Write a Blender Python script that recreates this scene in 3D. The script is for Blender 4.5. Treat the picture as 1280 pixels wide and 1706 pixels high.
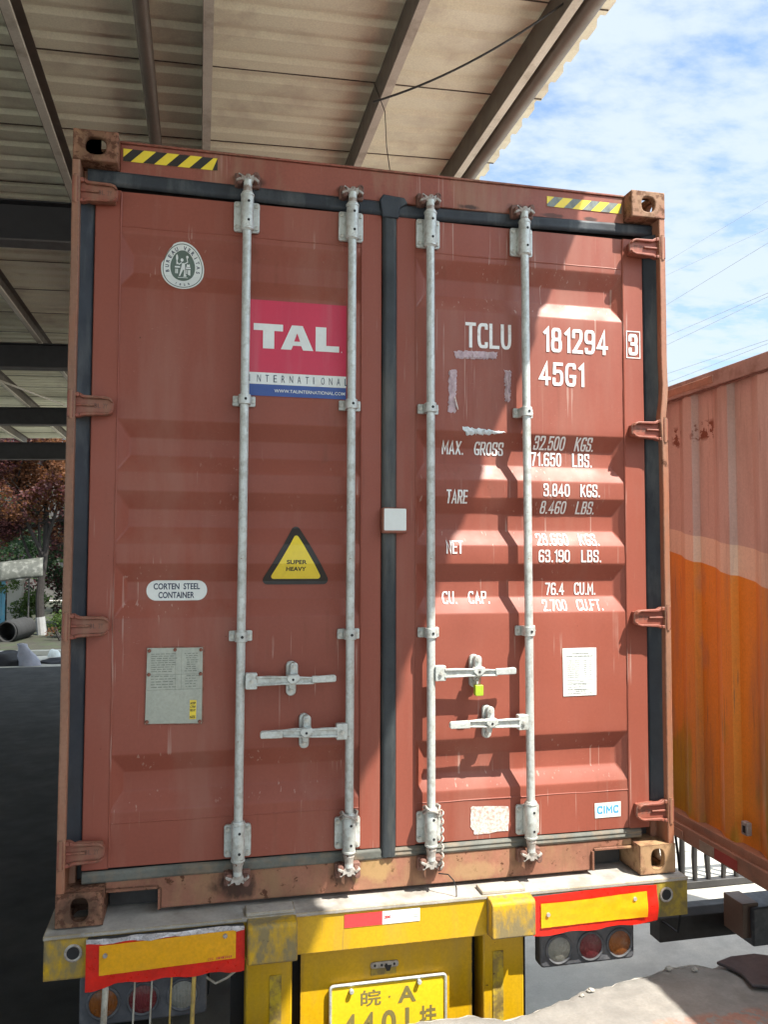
import bpy, bmesh, math, random
from math import pi, sin, cos, radians
from mathutils import Vector, Matrix, noise

random.seed(7)
for o in list(bpy.data.objects): bpy.data.objects.remove(o)
S = bpy.context.scene
C = S.collection

# ------------------------------------------------------------------ camera, sky, sun, exposure
CAM = Vector((-.7393, -3.1289, 1.3196)); YAW, PITCH, ROLL = .2218, .0519, .0027
cd = bpy.data.cameras.new('camera'); cam = bpy.data.objects.new('camera', cd); C.objects.link(cam)
d = Vector((sin(YAW)*cos(PITCH), cos(YAW)*cos(PITCH), sin(PITCH)))
r = Vector((cos(YAW), -sin(YAW), 0)); u = r.cross(d)
r2 = r*cos(ROLL)+u*sin(ROLL); u2 = -r*sin(ROLL)+u*cos(ROLL)
cam.matrix_world = Matrix(((r2.x, u2.x, -d.x, CAM.x), (r2.y, u2.y, -d.y, CAM.y), (r2.z, u2.z, -d.z, CAM.z), (0, 0, 0, 1)))
cd.sensor_fit = 'VERTICAL'; cd.sensor_height = 36; cd.lens = 36*1361.9/1706
cd.clip_start = .05; cd.clip_end = 3000
S.camera = cam

SUNV = Vector((.40, -.476, 1)).normalized()
SUN_EL = math.asin(SUNV.z)
sl = bpy.data.lights.new('sun', 'SUN'); sl.energy = 4.6; sl.angle = radians(.5); sl.color = (1, .94, .84)
sun = bpy.data.objects.new('sun', sl); C.objects.link(sun)
sun.rotation_euler = (-SUNV).to_track_quat('-Z', 'Y').to_euler()
S.view_settings.view_transform = 'Standard'; S.view_settings.look = 'None'
S.view_settings.exposure = 1.2; S.view_settings.gamma = 1

W = bpy.data.worlds.new('World'); S.world = W; W.use_nodes = True
nt = W.node_tree; nt.nodes.clear(); N = nt.nodes.new; L = nt.links.new
out = N('ShaderNodeOutputWorld'); bg = N('ShaderNodeBackground'); bg.inputs[1].default_value = .09
sky = N('ShaderNodeTexSky'); sky.sky_type = 'NISHITA'; sky.sun_disc = False
sky.sun_elevation = SUN_EL; sky.sun_rotation = math.atan2(SUNV.x, SUNV.y)
sky.air_density = 1.0; sky.dust_density = .6; sky.ozone_density = 1.6
tc = N('ShaderNodeTexCoord'); sep = N('ShaderNodeSeparateXYZ'); L(tc.outputs['Generated'], sep.inputs[0])
zz = N('ShaderNodeMath'); zz.operation = 'MAXIMUM'; L(sep.outputs[2], zz.inputs[0]); zz.inputs[1].default_value = .04
z2 = N('ShaderNodeMath'); z2.operation = 'ADD'; L(zz.outputs[0], z2.inputs[0]); z2.inputs[1].default_value = .12
dv = N('ShaderNodeVectorMath'); dv.operation = 'DIVIDE'; cx = N('ShaderNodeCombineXYZ')
for i in range(3): L(z2.outputs[0], cx.inputs[i])
L(tc.outputs['Generated'], dv.inputs[0]); L(cx.outputs[0], dv.inputs[1])
mp = N('ShaderNodeMapping'); mp.inputs['Rotation'].default_value = (0, 0, .7); mp.inputs['Scale'].default_value = (1.0, 1.5, 1); L(dv.outputs[0], mp.inputs[0])
n1 = N('ShaderNodeTexNoise'); n1.inputs['Scale'].default_value = 2.6; n1.inputs['Detail'].default_value = 9; n1.inputs['Roughness'].default_value = .52; n1.inputs['Distortion'].default_value = .3
n2 = N('ShaderNodeTexNoise'); n2.inputs['Scale'].default_value = 13; n2.inputs['Detail'].default_value = 6; n2.inputs['Roughness'].default_value = .6
L(mp.outputs[0], n1.inputs[0]); L(mp.outputs[0], n2.inputs[0])
ad = N('ShaderNodeMath'); ad.operation = 'MULTIPLY_ADD'; L(n2.outputs[0], ad.inputs[0]); ad.inputs[1].default_value = .45; L(n1.outputs[0], ad.inputs[2])
rp = N('ShaderNodeMapRange'); rp.inputs['From Min'].default_value = .36; rp.inputs['From Max'].default_value = .80; rp.clamp = True; rp.interpolation_type = 'SMOOTHSTEP'
L(ad.outputs[0], rp.inputs[0])
# thin veil everywhere, thicker towards the horizon
vl = N('ShaderNodeMapRange'); L(sep.outputs[2], vl.inputs[0]); vl.inputs['From Min'].default_value = .0; vl.inputs['From Max'].default_value = .75
vl.inputs['To Min'].default_value = .85; vl.inputs['To Max'].default_value = .06
mxv = N('ShaderNodeMath'); mxv.operation = 'MAXIMUM'; L(rp.outputs[0], mxv.inputs[0]); L(vl.outputs[0], mxv.inputs[1])
cm = N('ShaderNodeMath'); cm.operation = 'MULTIPLY'; L(mxv.outputs[0], cm.inputs[0]); cm.inputs[1].default_value = .90
mx = N('ShaderNodeMixRGB')
# cloud round the sun, out of view, brightened by angle for added fill light
dt = N('ShaderNodeVectorMath'); dt.operation = 'DOT_PRODUCT'; L(tc.outputs['Generated'], dt.inputs[0]); dt.inputs[1].default_value = SUNV
gl = N('ShaderNodeMapRange'); L(dt.outputs['Value'], gl.inputs[0]); gl.inputs['From Min'].default_value = .45; gl.inputs['From Max'].default_value = 1.0
pw_ = N('ShaderNodeMath'); pw_.operation = 'POWER'; L(gl.outputs[0], pw_.inputs[0]); pw_.inputs[1].default_value = 1.6
ml = N('ShaderNodeMath'); ml.operation = 'MULTIPLY_ADD'; L(pw_.outputs[0], ml.inputs[0]); ml.inputs[1].default_value = 4.2; ml.inputs[2].default_value = 1.0
cc = N('ShaderNodeVectorMath'); cc.operation = 'SCALE'; cc.inputs[0].default_value = (4.2, 4.75, 5.2); L(ml.outputs[0], cc.inputs['Scale']); L(cc.outputs[0], mx.inputs[2])
tn_ = N('ShaderNodeMixRGB'); tn_.blend_type = 'MULTIPLY'; tn_.inputs[0].default_value = 1; tn_.inputs[2].default_value = (.72, 1.12, 1.38, 1); L(sky.outputs[0], tn_.inputs[1])
L(cm.outputs[0], mx.inputs[0]); L(tn_.outputs[0], mx.inputs[1]); L(mx.outputs[0], bg.inputs[0]); L(bg.outputs[0], out.inputs[0])

# ------------------------------------------------------------------ helpers
WL = {}          # world position of every object's origin (no parent is ever rotated)
def reg(o, loc, parent):
    WL[o] = Vector(loc)
    if parent is not None:
        o.parent = parent; o.location = Vector(loc)-WL[parent]
    else: o.location = loc
def thing(name, label, cat, loc=(0, 0, 0), group=None):
    o = bpy.data.objects.new(name, None); C.objects.link(o); o.empty_display_size = .2
    reg(o, loc, None); tag(o, label, cat, group); return o
def tag(o, label=None, cat=None, group=None, kind=None):
    if label: o['label'] = label
    if cat: o['category'] = cat
    if group: o['group'] = group
    if kind: o['kind'] = kind
    return o
def copy_tree(o, loc, parent=None):
    c = o.copy(); C.objects.link(c); reg(c, loc, parent)
    for ch in [x for x in list(bpy.data.objects) if x.parent == o]:
        copy_tree(ch, Vector(loc)+(WL[ch]-WL[o]), c)
    return c

class MB:
    def __init__(s): s.v = []; s.f = []; s.mi = []; s.m = 0
    def add(s, vs, fs):
        b = len(s.v); s.v += [tuple(v) for v in vs]
        s.f += [tuple(b+i for i in f) for f in fs]; s.mi += [s.m]*len(fs); return s
    def box(s, x0, x1, y0, y1, z0, z1):
        v = [(x, y, z) for x in (x0, x1) for y in (y0, y1) for z in (z0, z1)]
        return s.add(v, [(0, 1, 3, 2), (4, 6, 7, 5), (0, 4, 5, 1), (2, 3, 7, 6), (0, 2, 6, 4), (1, 5, 7, 3)])
    def prism(s, poly, a, b, axis='y'):
        """poly: list of 2D points; extruded along axis from a to b"""
        n = len(poly)
        def P(p, t):
            if axis == 'y': return (p[0], t, p[1])
            if axis == 'x': return (t, p[0], p[1])
            return (p[0], p[1], t)
        v = [P(p, a) for p in poly]+[P(p, b) for p in poly]
        f = [tuple(range(n)), tuple(range(2*n-1, n-1, -1))]+[(i, i+n, (i+1) % n+n, (i+1) % n) for i in range(n)]
        return s.add(v, f)
    def tube(s, pts, r, n=10, cap=True):
        pts = [Vector(p) for p in pts]; rs = r if isinstance(r, (list, tuple)) else [r]*len(pts)
        vs = []; up = None
        for i, p in enumerate(pts):
            t = (pts[min(i+1, len(pts)-1)]-pts[max(i-1, 0)])
            if t.length < 1e-9: t = Vector((0, 0, 1))
            t.normalize()
            if up is None: up = Vector((0, 1, 0)) if abs(t.y) < .9 else Vector((1, 0, 0))
            a = up-t*up.dot(t); a.normalize(); b = t.cross(a); up = a
            for k in range(n): vs.append(p+(a*cos(2*pi*k/n)+b*sin(2*pi*k/n))*rs[i])
        fs = [(i*n+k, i*n+(k+1) % n, (i+1)*n+(k+1) % n, (i+1)*n+k) for i in range(len(pts)-1) for k in range(n)]
        if cap: fs += [tuple(reversed(range(n))), tuple(range((len(pts)-1)*n, len(pts)*n))]
        return s.add(vs, fs)
    def cyl(s, c, ax, r, l, n=12, r2=None):
        c = Vector(c); a = {'x': Vector((1, 0, 0)), 'y': Vector((0, 1, 0)), 'z': Vector((0, 0, 1))}[ax]
        return s.tube([c-a*l/2, c+a*l/2], [r, r if r2 is None else r2], n)
    def mesh(s, name, mats, smooth=30):
        me = bpy.data.meshes.new(name); me.from_pydata(s.v, [], s.f)
        mats = mats if isinstance(mats, (list, tuple)) else [mats]
        for m in mats: me.materials.append(m)
        if len(mats) > 1: me.polygons.foreach_set('material_index', s.mi)
        bm = bmesh.new(); bm.from_mesh(me); bmesh.ops.recalc_face_normals(bm, faces=bm.faces); bm.to_mesh(me); bm.free()
        fin(me, smooth); return me
    def build(s, name, mats, parent=None, loc=(0, 0, 0), bevel=0, seg=2, smooth=30):
        """vertices are given in world space when loc is the origin, else relative to loc"""
        me = s.mesh(name, mats, smooth); o = bpy.data.objects.new(name, me); C.objects.link(o); reg(o, loc, parent)
        if bevel: bev(o, bevel, seg)
        return o
def fin(me, ang=30):
    if ang:
        me.polygons.foreach_set('use_smooth', [True]*len(me.polygons)); me.set_sharp_from_angle(angle=radians(ang))
    me.update()
def bev(o, w, seg=2):
    m = o.modifiers.new('bevel', 'BEVEL'); m.width = w; m.segments = seg; m.limit_method = 'ANGLE'; m.angle_limit = radians(35); m.harden_normals = False
def applied(o):
    dg = bpy.context.evaluated_depsgraph_get(); dg.update()
    me = bpy.data.meshes.new_from_object(o.evaluated_get(dg)); o.modifiers.clear(); o.data = me; return o
def cut(o, cutters):
    for cmb in cutters:
        c = cmb.build('cutter', MAT['dark'], None, smooth=0)
        m = o.modifiers.new('cut', 'BOOLEAN'); m.operation = 'DIFFERENCE'; m.object = c; m.solver = 'EXACT'
        applied(o); me = c.data; bpy.data.objects.remove(c); bpy.data.meshes.remove(me)
    return o
def oval(cx, cz, w, h, n=20, p=3.0):
    """rounded (superellipse) outline"""
    o = []
    for k in range(n):
        a = 2*pi*k/n; c, s_ = cos(a), sin(a)
        o.append((cx+w/2*math.copysign(abs(c)**(2/p), c), cz+h/2*math.copysign(abs(s_)**(2/p), s_)))
    return o
def rrect(x0, x1, z0, z1, r, n=4):
    o = []
    for cx, cz, a0 in ((x1-r, z1-r, 0), (x0+r, z1-r, pi/2), (x0+r, z0+r, pi), (x1-r, z0+r, 3*pi/2)):
        for k in range(n+1):
            a = a0+k*pi/2/n; o.append((cx+r*cos(a), cz+r*sin(a)))
    return o

# ------------------------------------------------------------------ materials
MAT = {}
def mat(name, base, rough=.6, metal=0, var=.18, vscale=3, streak=1, dirt=None, dirt_amt=0, dirt_scale=6, rust=0, rust_col=(.10, .035, .015), rust_scale=14,
        bump=.15, bscale=60, spec=.5, dirt_streak=1, grain=.08, edge=0, edge_col=(.09, .045, .025), edge_r=.008, scratch=0, scratch_col=(.45, .30, .25), runs=0, run_col=(.13, .045, .022), spots=()):
    m = bpy.data.materials.new(name); m.use_nodes = True; t = m.node_tree; t.nodes.clear(); N = t.nodes.new; L = t.links.new
    o = N('ShaderNodeOutputMaterial'); b = N('ShaderNodeBsdfPrincipled'); L(b.outputs[0], o.inputs[0])
    tc = N('ShaderNodeTexCoord')
    def ns(scale, detail=5, st=1, rgh=.55, off=0):
        mp = N('ShaderNodeMapping'); mp.inputs['Scale'].default_value = (1, 1, 1/st); mp.inputs['Location'].default_value = (off, off*.7, off*.3)
        L(tc.outputs['Object'], mp.inputs[0]); n = N('ShaderNodeTexNoise'); n.inputs['Scale'].default_value = scale
        n.inputs['Detail'].default_value = detail; n.inputs['Roughness'].default_value = rgh; L(mp.outputs[0], n.inputs[0]); return n.outputs[0]
    def rng(x, a, b_, c=0, d_=1):
        q = N('ShaderNodeMapRange'); q.inputs['From Min'].default_value = a; q.inputs['From Max'].default_value = b_
        q.inputs['To Min'].default_value = c; q.inputs['To Max'].default_value = d_; L(x, q.inputs[0]); return q.outputs[0]
    def mul(x, k):
        q = N('ShaderNodeMixRGB'); q.blend_type = 'MULTIPLY'; q.inputs[0].default_value = 1; L(x, q.inputs[1]); L(k, q.inputs[2]); return q.outputs[0]
    def mix(f, x, col):
        q = N('ShaderNodeMixRGB'); L(f, q.inputs[0]); L(x, q.inputs[1])
        if isinstance(col, tuple): q.inputs[2].default_value = (*col[:3], 1)
        else: L(col, q.inputs[2])
        return q.outputs[0]
    if callable(base): col = base(t, tc, ns, rng, mix)
    else:
        c = N('ShaderNodeRGB'); c.outputs[0].default_value = (*base, 1); col = c.outputs[0]
    v1 = rng(ns(vscale, 6, streak), .3, .7, 1-var, 1+var); col = mul(col, v1)
    if grain: col = mul(col, rng(ns(90, 3, 1, .6, 3), .3, .7, 1-grain, 1+grain))
    if dirt_amt:
        f = rng(ns(dirt_scale, 8, dirt_streak, .62, 5), .58-.20*dirt_amt, .72-.16*dirt_amt, 0, min(1, .35+dirt_amt*.6)); col = mix(f, col, dirt)
    rg = rng(ns(vscale*3, 4, 1, .5, 9), .3, .7, max(0, rough-.1), min(1, rough+.1))
    if rust:
        f = rng(ns(rust_scale, 9, 1, .68, 12), .72-.22*rust, .76-.2*rust); col = mix(f, col, rust_col)
        q = N('ShaderNodeMath'); q.operation = 'MAXIMUM'; L(rg, q.inputs[0]); qq = N('ShaderNodeMath'); qq.operation = 'MULTIPLY'; L(f, qq.inputs[0]); qq.inputs[1].default_value = .85; L(qq.outputs[0], q.inputs[1]); rg = q.outputs[0]
    def thr(x, a, b_, k=1): return rng(x, a, b_, 0, k)
    def mulf(x, y):
        q = N('ShaderNodeMath'); q.operation = 'MULTIPLY'; L(x, q.inputs[0]); L(y, q.inputs[1]); return q.outputs[0]
    if scratch:
        col = mix(mulf(thr(ns(75, 2, 38, .5, 33), .66, .70, .75), thr(ns(2.1, 3, 1, .5, 41), .50, .58, scratch)), col, scratch_col)
        col = mix(mulf(thr(ns(60, 3, .12, .5, 37), .70, .73, .6), thr(ns(2.7, 3, 1, .5, 47), .54, .60, scratch)), col, scratch_col)
    if runs: col = mix(mulf(thr(ns(26, 4, 22, .6, 61), .56, .70, .8), thr(ns(3.1, 5, 1.5, .6, 67), .50, .66, runs)), col, run_col)
    for (sx_, sz_, rx_, rz_, k_, sc_) in spots:       # patches of grease and rust with their own place on the steel
        mp = N('ShaderNodeMapping'); mp.vector_type = 'POINT'; mp.inputs['Location'].default_value = (-sx_/rx_, 0, -sz_/rz_); mp.inputs['Scale'].default_value = (1/rx_, 0, 1/rz_); L(tc.outputs['Object'], mp.inputs[0])
        ln = N('ShaderNodeVectorMath'); ln.operation = 'LENGTH'; L(mp.outputs[0], ln.inputs[0])
        aa = N('ShaderNodeMath'); aa.operation = 'MULTIPLY_ADD'; L(ns(24, 5, 1.6, .6, 81), aa.inputs[0]); aa.inputs[1].default_value = -1.6; L(ln.outputs['Value'], aa.inputs[2])
        col = mix(rng(aa.outputs[0], -.25, .25, k_, 0), col, sc_)
    if edge:
        bv = N('ShaderNodeBevel'); bv.samples = 4; bv.inputs['Radius'].default_value = edge_r; ge = N('ShaderNodeNewGeometry')
        dp = N('ShaderNodeVectorMath'); dp.operation = 'DOT_PRODUCT'; L(bv.outputs[0], dp.inputs[0]); L(ge.outputs['Normal'], dp.inputs[1])
        em = rng(dp.outputs['Value'], .99, .90, 0, 1); col = mix(mulf(em, thr(ns(38, 6, 1, .65, 71), .60-.22*edge, .66-.2*edge)), col, edge_col)
    L(col, b.inputs['Base Color']); L(rg, b.inputs['Roughness']); b.inputs['Metallic'].default_value = metal
    b.inputs['Specular IOR Level'].default_value = spec
    if bump:
        bp = N('ShaderNodeBump'); bp.inputs['Strength'].default_value = bump; bp.inputs['Distance'].default_value = .004
        L(ns(bscale, 6, 1, .6, 20), bp.inputs['Height']); L(bp.outputs[0], b.inputs['Normal'])
    MAT[name] = m; return m
RED = (.272, .076, .050)
mat('red_paint', RED, .5, var=.10, vscale=2.2, streak=5, dirt=(.31, .135, .10), dirt_amt=.34, dirt_scale=4, dirt_streak=7, rust=.10, rust_scale=22, bump=.06, bscale=25, spec=.35, grain=.04, scratch=.8, runs=.45)
mat('red_frame', (.27, .084, .058), .52, var=.14, vscale=4, streak=6, dirt=(.30, .17, .11), dirt_amt=.4, dirt_scale=9, dirt_streak=5, rust=.18, rust_scale=16, bump=.12, bscale=40, spec=.35, edge=.6, scratch=.5, runs=.3, spots=((-.56, 2.79, .07, .025, .8, (.045, .025, .02)), (-.165, 2.79, .05, .02, .7, (.045, .025, .02)), (.165, 2.79, .05, .02, .7, (.045, .025, .02)), (.58, 2.79, .06, .025, .8, (.045, .025, .02)), (.345, 2.775, .05, .012, .9, (.045, .025, .02)), (.72, 2.775, .06, .010, .7, (.045, .025, .02)), (.90, 2.775, .04, .010, .9, (.045, .025, .02))))
mat('red_worn', (.29, .13, .085), .65, var=.25, vscale=7, dirt=(.31, .185, .10), dirt_amt=.62, dirt_scale=9, dirt_streak=2.5, rust=.60, rust_scale=26, rust_col=(.11, .045, .025), bump=.35, bscale=35, spec=.3, edge=1.0, edge_col=(.10, .05, .03), runs=.9, run_col=(.08, .04, .025), spots=((-.59, .075, .10, .06, .85, (.045, .025, .02)), (-.165, .085, .07, .05, .75, (.045, .025, .02)), (.165, .08, .06, .05, .5, (.045, .025, .02)), (.58, .08, .06, .04, .5, (.045, .025, .02)), (-.05, .09, .10, .05, .7, (.42, .28, .12)), (.35, .05, .12, .04, .5, (.42, .28, .14)), (1.14, .06, .13, .10, .75, (.46, .30, .16)), (-1.14, .06, .10, .08, .8, (.085, .045, .03)), (-1.14, 2.84, .10, .08, .6, (.10, .05, .03)), (1.14, 2.84, .10, .08, .6, (.25, .15, .09))))
mat('casting_steel', (.29, .13, .085), .65, var=.25, vscale=7, dirt=(.31, .185, .10), dirt_amt=.75, dirt_scale=9, dirt_streak=2.5, rust=1.05, rust_scale=30, rust_col=(.11, .045, .025), bump=.35, bscale=35, spec=.3, edge=1.0, edge_col=(.10, .05, .03), runs=.9, run_col=(.08, .04, .025), spots=((-.59, .075, .10, .06, .85, (.045, .025, .02)), (-.165, .085, .07, .05, .75, (.045, .025, .02)), (.165, .08, .06, .05, .5, (.045, .025, .02)), (.58, .08, .06, .04, .5, (.045, .025, .02)), (-.05, .09, .10, .05, .7, (.42, .28, .12)), (.35, .05, .12, .04, .5, (.42, .28, .14)), (1.14, .06, .13, .10, .75, (.46, .30, .16)), (-1.14, .06, .10, .08, .8, (.085, .045, .03)), (-1.14, 2.84, .10, .08, .6, (.10, .05, .03)), (1.14, 2.84, .10, .08, .6, (.25, .15, .09))))
mat('post_edge', (.29, .145, .09), .55, var=.25, vscale=8, streak=8, dirt=(.34, .12, .06), dirt_amt=.6, dirt_scale=12, dirt_streak=6, rust=.3, bump=.2, bscale=40, edge=.6, scratch=.6, scratch_col=(.50, .36, .24))
mat('rubber', (.020, .027, .036), .62, var=.25, vscale=5, dirt=(.10, .11, .11), dirt_amt=.4, dirt_scale=9, dirt_streak=4, bump=.2, bscale=50)
mat('rubber_dusty', (.12, .125, .11), .75, var=.25, vscale=8, dirt=(.24, .17, .11), dirt_amt=.5, dirt_scale=9, bump=.3, bscale=50)
mat('rubber_centre', (.028, .035, .040), .6, var=.25, vscale=5, dirt=(.14, .14, .125), dirt_amt=.4, dirt_scale=7, dirt_streak=6, bump=.2, bscale=50)
mat('galv', (.55, .585, .565), .45, .25, var=.12, vscale=14, dirt=(.34, .33, .29), dirt_amt=.48, dirt_scale=36, rust=.24, rust_scale=45, rust_col=(.30, .19, .13), bump=.25, bscale=120, spec=.5, edge=.5, edge_col=(.30, .25, .20), edge_r=.004, runs=.35, run_col=(.30, .22, .16))
mat('galv_worn', (.42, .40, .37), .6, .2, var=.25, vscale=20, dirt=(.22, .15, .11), dirt_amt=.6, dirt_scale=30, rust=.4, rust_scale=30, rust_col=(.16, .08, .05), bump=.5, bscale=90)
mat('bolt', (.5, .5, .46), .45, .4, var=.2, vscale=40, dirt=(.2, .17, .13), dirt_amt=.4, dirt_scale=60, bump=.2)
mat('cam_keeper', (.17, .085, .065), .75, var=.3, vscale=25, rust=.5, rust_scale=30, rust_col=(.07, .03, .02), bump=.6, bscale=80)
mat('black_grime', (.035, .03, .028), .8, var=.4, vscale=20, bump=.5)
mat('dark', (.02, .02, .022), .8, var=.3, bump=.1)
mat('ink_white', (.80, .80, .78), .55, var=.06, vscale=10, dirt=(.55, .36, .30), dirt_amt=.22, dirt_scale=45, bump=.02, grain=.03)
mat('st_white', (.72, .76, .74), .45, var=.05, vscale=10, dirt=(.5, .46, .4), dirt_amt=.12, dirt_scale=12, bump=.02, grain=.02)
mat('st_torn', (.66, .60, .56), .8, var=.12, vscale=25, dirt=(.42, .24, .18), dirt_amt=.65, dirt_scale=90, bump=.4, bscale=90)
mat('st_paper', (.44, .33, .36), .8, var=.2, vscale=40, dirt=(.55, .46, .46), dirt_amt=.5, dirt_scale=60, bump=.6, bscale=70)
mat('st_film', (.62, .68, .70), .3, var=.08, vscale=30, bump=.3, bscale=60)
mat('st_red', (.56, .028, .075), .4, var=.07, vscale=5, streak=3, dirt=(.55, .12, .15), dirt_amt=.2, dirt_scale=12, dirt_streak=12, bump=.02, grain=.02)
mat('st_blue', (.035, .085, .30), .4, var=.08, vscale=6, bump=.02, grain=.02)
mat('st_navy', (.02, .035, .075), .5, var=.05, bump=0, grain=0)
mat('st_green', (.10, .145, .12), .5, var=.06, bump=0, grain=0)
mat('st_yellow', (.80, .62, .045), .4, var=.05, vscale=12, dirt=(.62, .45, .06), dirt_amt=.2, dirt_scale=14, bump=.02, grain=.02)
mat('st_black', (.022, .020, .018), .45, var=.2, bump=.02, grain=.02)
mat('st_cyan', (.06, .36, .70), .5, var=.06, bump=0, grain=0)
mat('st_greyink', (.13, .13, .12), .6, var=.2, vscale=60, bump=0)
mat('plate_metal', (.36, .38, .33), .42, .35, var=.10, vscale=9, streak=4, dirt=(.46, .38, .13), dirt_amt=.22, dirt_scale=6, dirt_streak=5, bump=.08, bscale=80)
mat('plate_ink', (.23, .25, .215), .55, .2, var=.25, vscale=90, bump=0)
def worn_yellow(t, tc, ns, rng, mix):
    c = t.nodes.new('ShaderNodeRGB'); c.outputs[0].default_value = (.56, .335, .005, 1); return c.outputs[0]
mat('yellow_paint', worn_yellow, .45, var=.12, vscale=4, streak=4, dirt=(.40, .27, .06), dirt_amt=.34, dirt_scale=7, dirt_streak=5, rust=.12, rust_scale=24, bump=.12, bscale=40, edge=.8, edge_col=(.14, .09, .05), runs=.6, run_col=(.22, .13, .04), scratch=.7, scratch_col=(.30, .20, .06))
mat('yellow_worn', worn_yellow, .65, var=.2, vscale=7, dirt=(.20, .165, .09), dirt_amt=.95, dirt_scale=15, dirt_streak=2.0, rust=.25, rust_scale=22, rust_col=(.10, .07, .04), bump=.35, bscale=50, edge=1.0, edge_col=(.09, .06, .04), edge_r=.012, runs=.8, run_col=(.12, .09, .05))
mat('yellow_dirty_shade', (.33, .24, .03), .65, var=.3, vscale=6, dirt=(.12, .095, .05), dirt_amt=.75, dirt_scale=14, rust=.3, rust_scale=20, bump=.35)
mat('ledge_grey', (.40, .38, .35), .7, var=.2, vscale=7, dirt=(.22, .20, .17), dirt_amt=.45, dirt_scale=9, rust=.15, rust_scale=22, rust_col=(.30, .18, .06), bump=.3, bscale=60, edge=1.0, edge_col=(.30, .20, .05))
mat('reflect_red', (.68, .018, .008), .35, var=.10, vscale=18, dirt=(.40, .02, .01), dirt_amt=.25, dirt_scale=10, bump=.6, bscale=14)
mat('reflect_yellow', (.80, .38, .006), .38, var=.07, vscale=16, dirt=(.7, .36, .02), dirt_amt=.2, dirt_scale=12, bump=.15, bscale=18)
mat('tape_silver', (.62, .60, .62), .3, .3, var=.2, vscale=30, bump=.9, bscale=30)
mat('tape_red', (.72, .05, .055), .4, var=.06, bump=.05)
mat('lamp_body', (.075, .078, .088), .55, var=.25, vscale=10, dirt=(.14, .14, .15), dirt_amt=.5, dirt_scale=14, bump=.1)
for nm, c_ in (('lens_orange', (.26, .085, .02)), ('lens_red', (.16, .03, .035)), ('lens_white', (.27, .27, .24))):
    m = mat(nm, c_, .25, var=.2, vscale=14, dirt=(.16, .12, .10), dirt_amt=.4, dirt_scale=12, bump=.5, bscale=70); t = m.node_tree
    wv = t.nodes.new('ShaderNodeTexWave'); wv.inputs['Scale'].default_value = 62; wv.inputs['Distortion'].default_value = .2; tc_ = t.nodes.new('ShaderNodeTexCoord'); t.links.new(tc_.outputs['Object'], wv.inputs[0])
    bp = [n for n in t.nodes if n.type == 'BUMP'][0]; t.links.new(wv.outputs[1], bp.inputs['Height']); bp.inputs['Strength'].default_value = .5
mat('rod_pale', (.42, .40, .34), .6, var=.25, vscale=12, dirt=(.22, .16, .10), dirt_amt=.5, dirt_scale=20, bump=.2)
mat('rod_yellow', (.55, .38, .10), .55, var=.25, vscale=12, dirt=(.25, .18, .10), dirt_amt=.5, dirt_scale=20, bump=.2)
mat('steel_dark', (.045, .042, .04), .6, .1, var=.3, vscale=5, rust=.2, bump=.2)
mat('tyre', (.022, .022, .022), .85, var=.3, bump=.3)
mat('purlin_paint', (.52, .49, .42), .6, .05, var=.10, vscale=2, dirt=(.22, .17, .12), dirt_amt=.3, dirt_scale=5, bump=.08)
mat('purlin_web_shade', (.10, .085, .07), .6, .05, var=.15, vscale=3, dirt=(.16, .13, .10), dirt_amt=.3, dirt_scale=6, bump=.1)  # same purlin steel, with the web's shade put into a dark colour
mat('purlin_pale', (.60, .57, .48), .55, .05, var=.1, vscale=3, dirt=(.34, .30, .22), dirt_amt=.3, dirt_scale=10, rust=.05, bump=.1)
mat('rafter_dark', (.014, .014, .017), .6, .1, var=.2, bump=.1)
mat('rafter_flange', (.075, .067, .067), .6, .1, var=.15, bump=.1)
mat('tape_faded', (.17, .20, .19), .6, var=.3, vscale=30, streak=3, dirt=(.35, .35, .2), dirt_amt=.4, dirt_scale=30, bump=.1)
mat('plate_dark', (.20, .17, .06), .55, var=.15, bump=0)
mat('roof_sheet', (.82, .82, .64), .5, .0, var=.06, vscale=1.2, dirt=(.55, .50, .40), dirt_amt=.35, dirt_scale=2.5, bump=.05, bscale=20)
mat('roof_seam', (.07, .055, .04), .7, bump=0)
mat('pipe_brown', (.16, .135, .11), .5, .1, var=.15, bump=.05)
mat('wire_black', (.015, .015, .015), .6, bump=0)
mat('wire_far', (.30, .34, .40), .6, bump=0)
mat('board_paint', (.5, .5, .5), .6)
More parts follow.
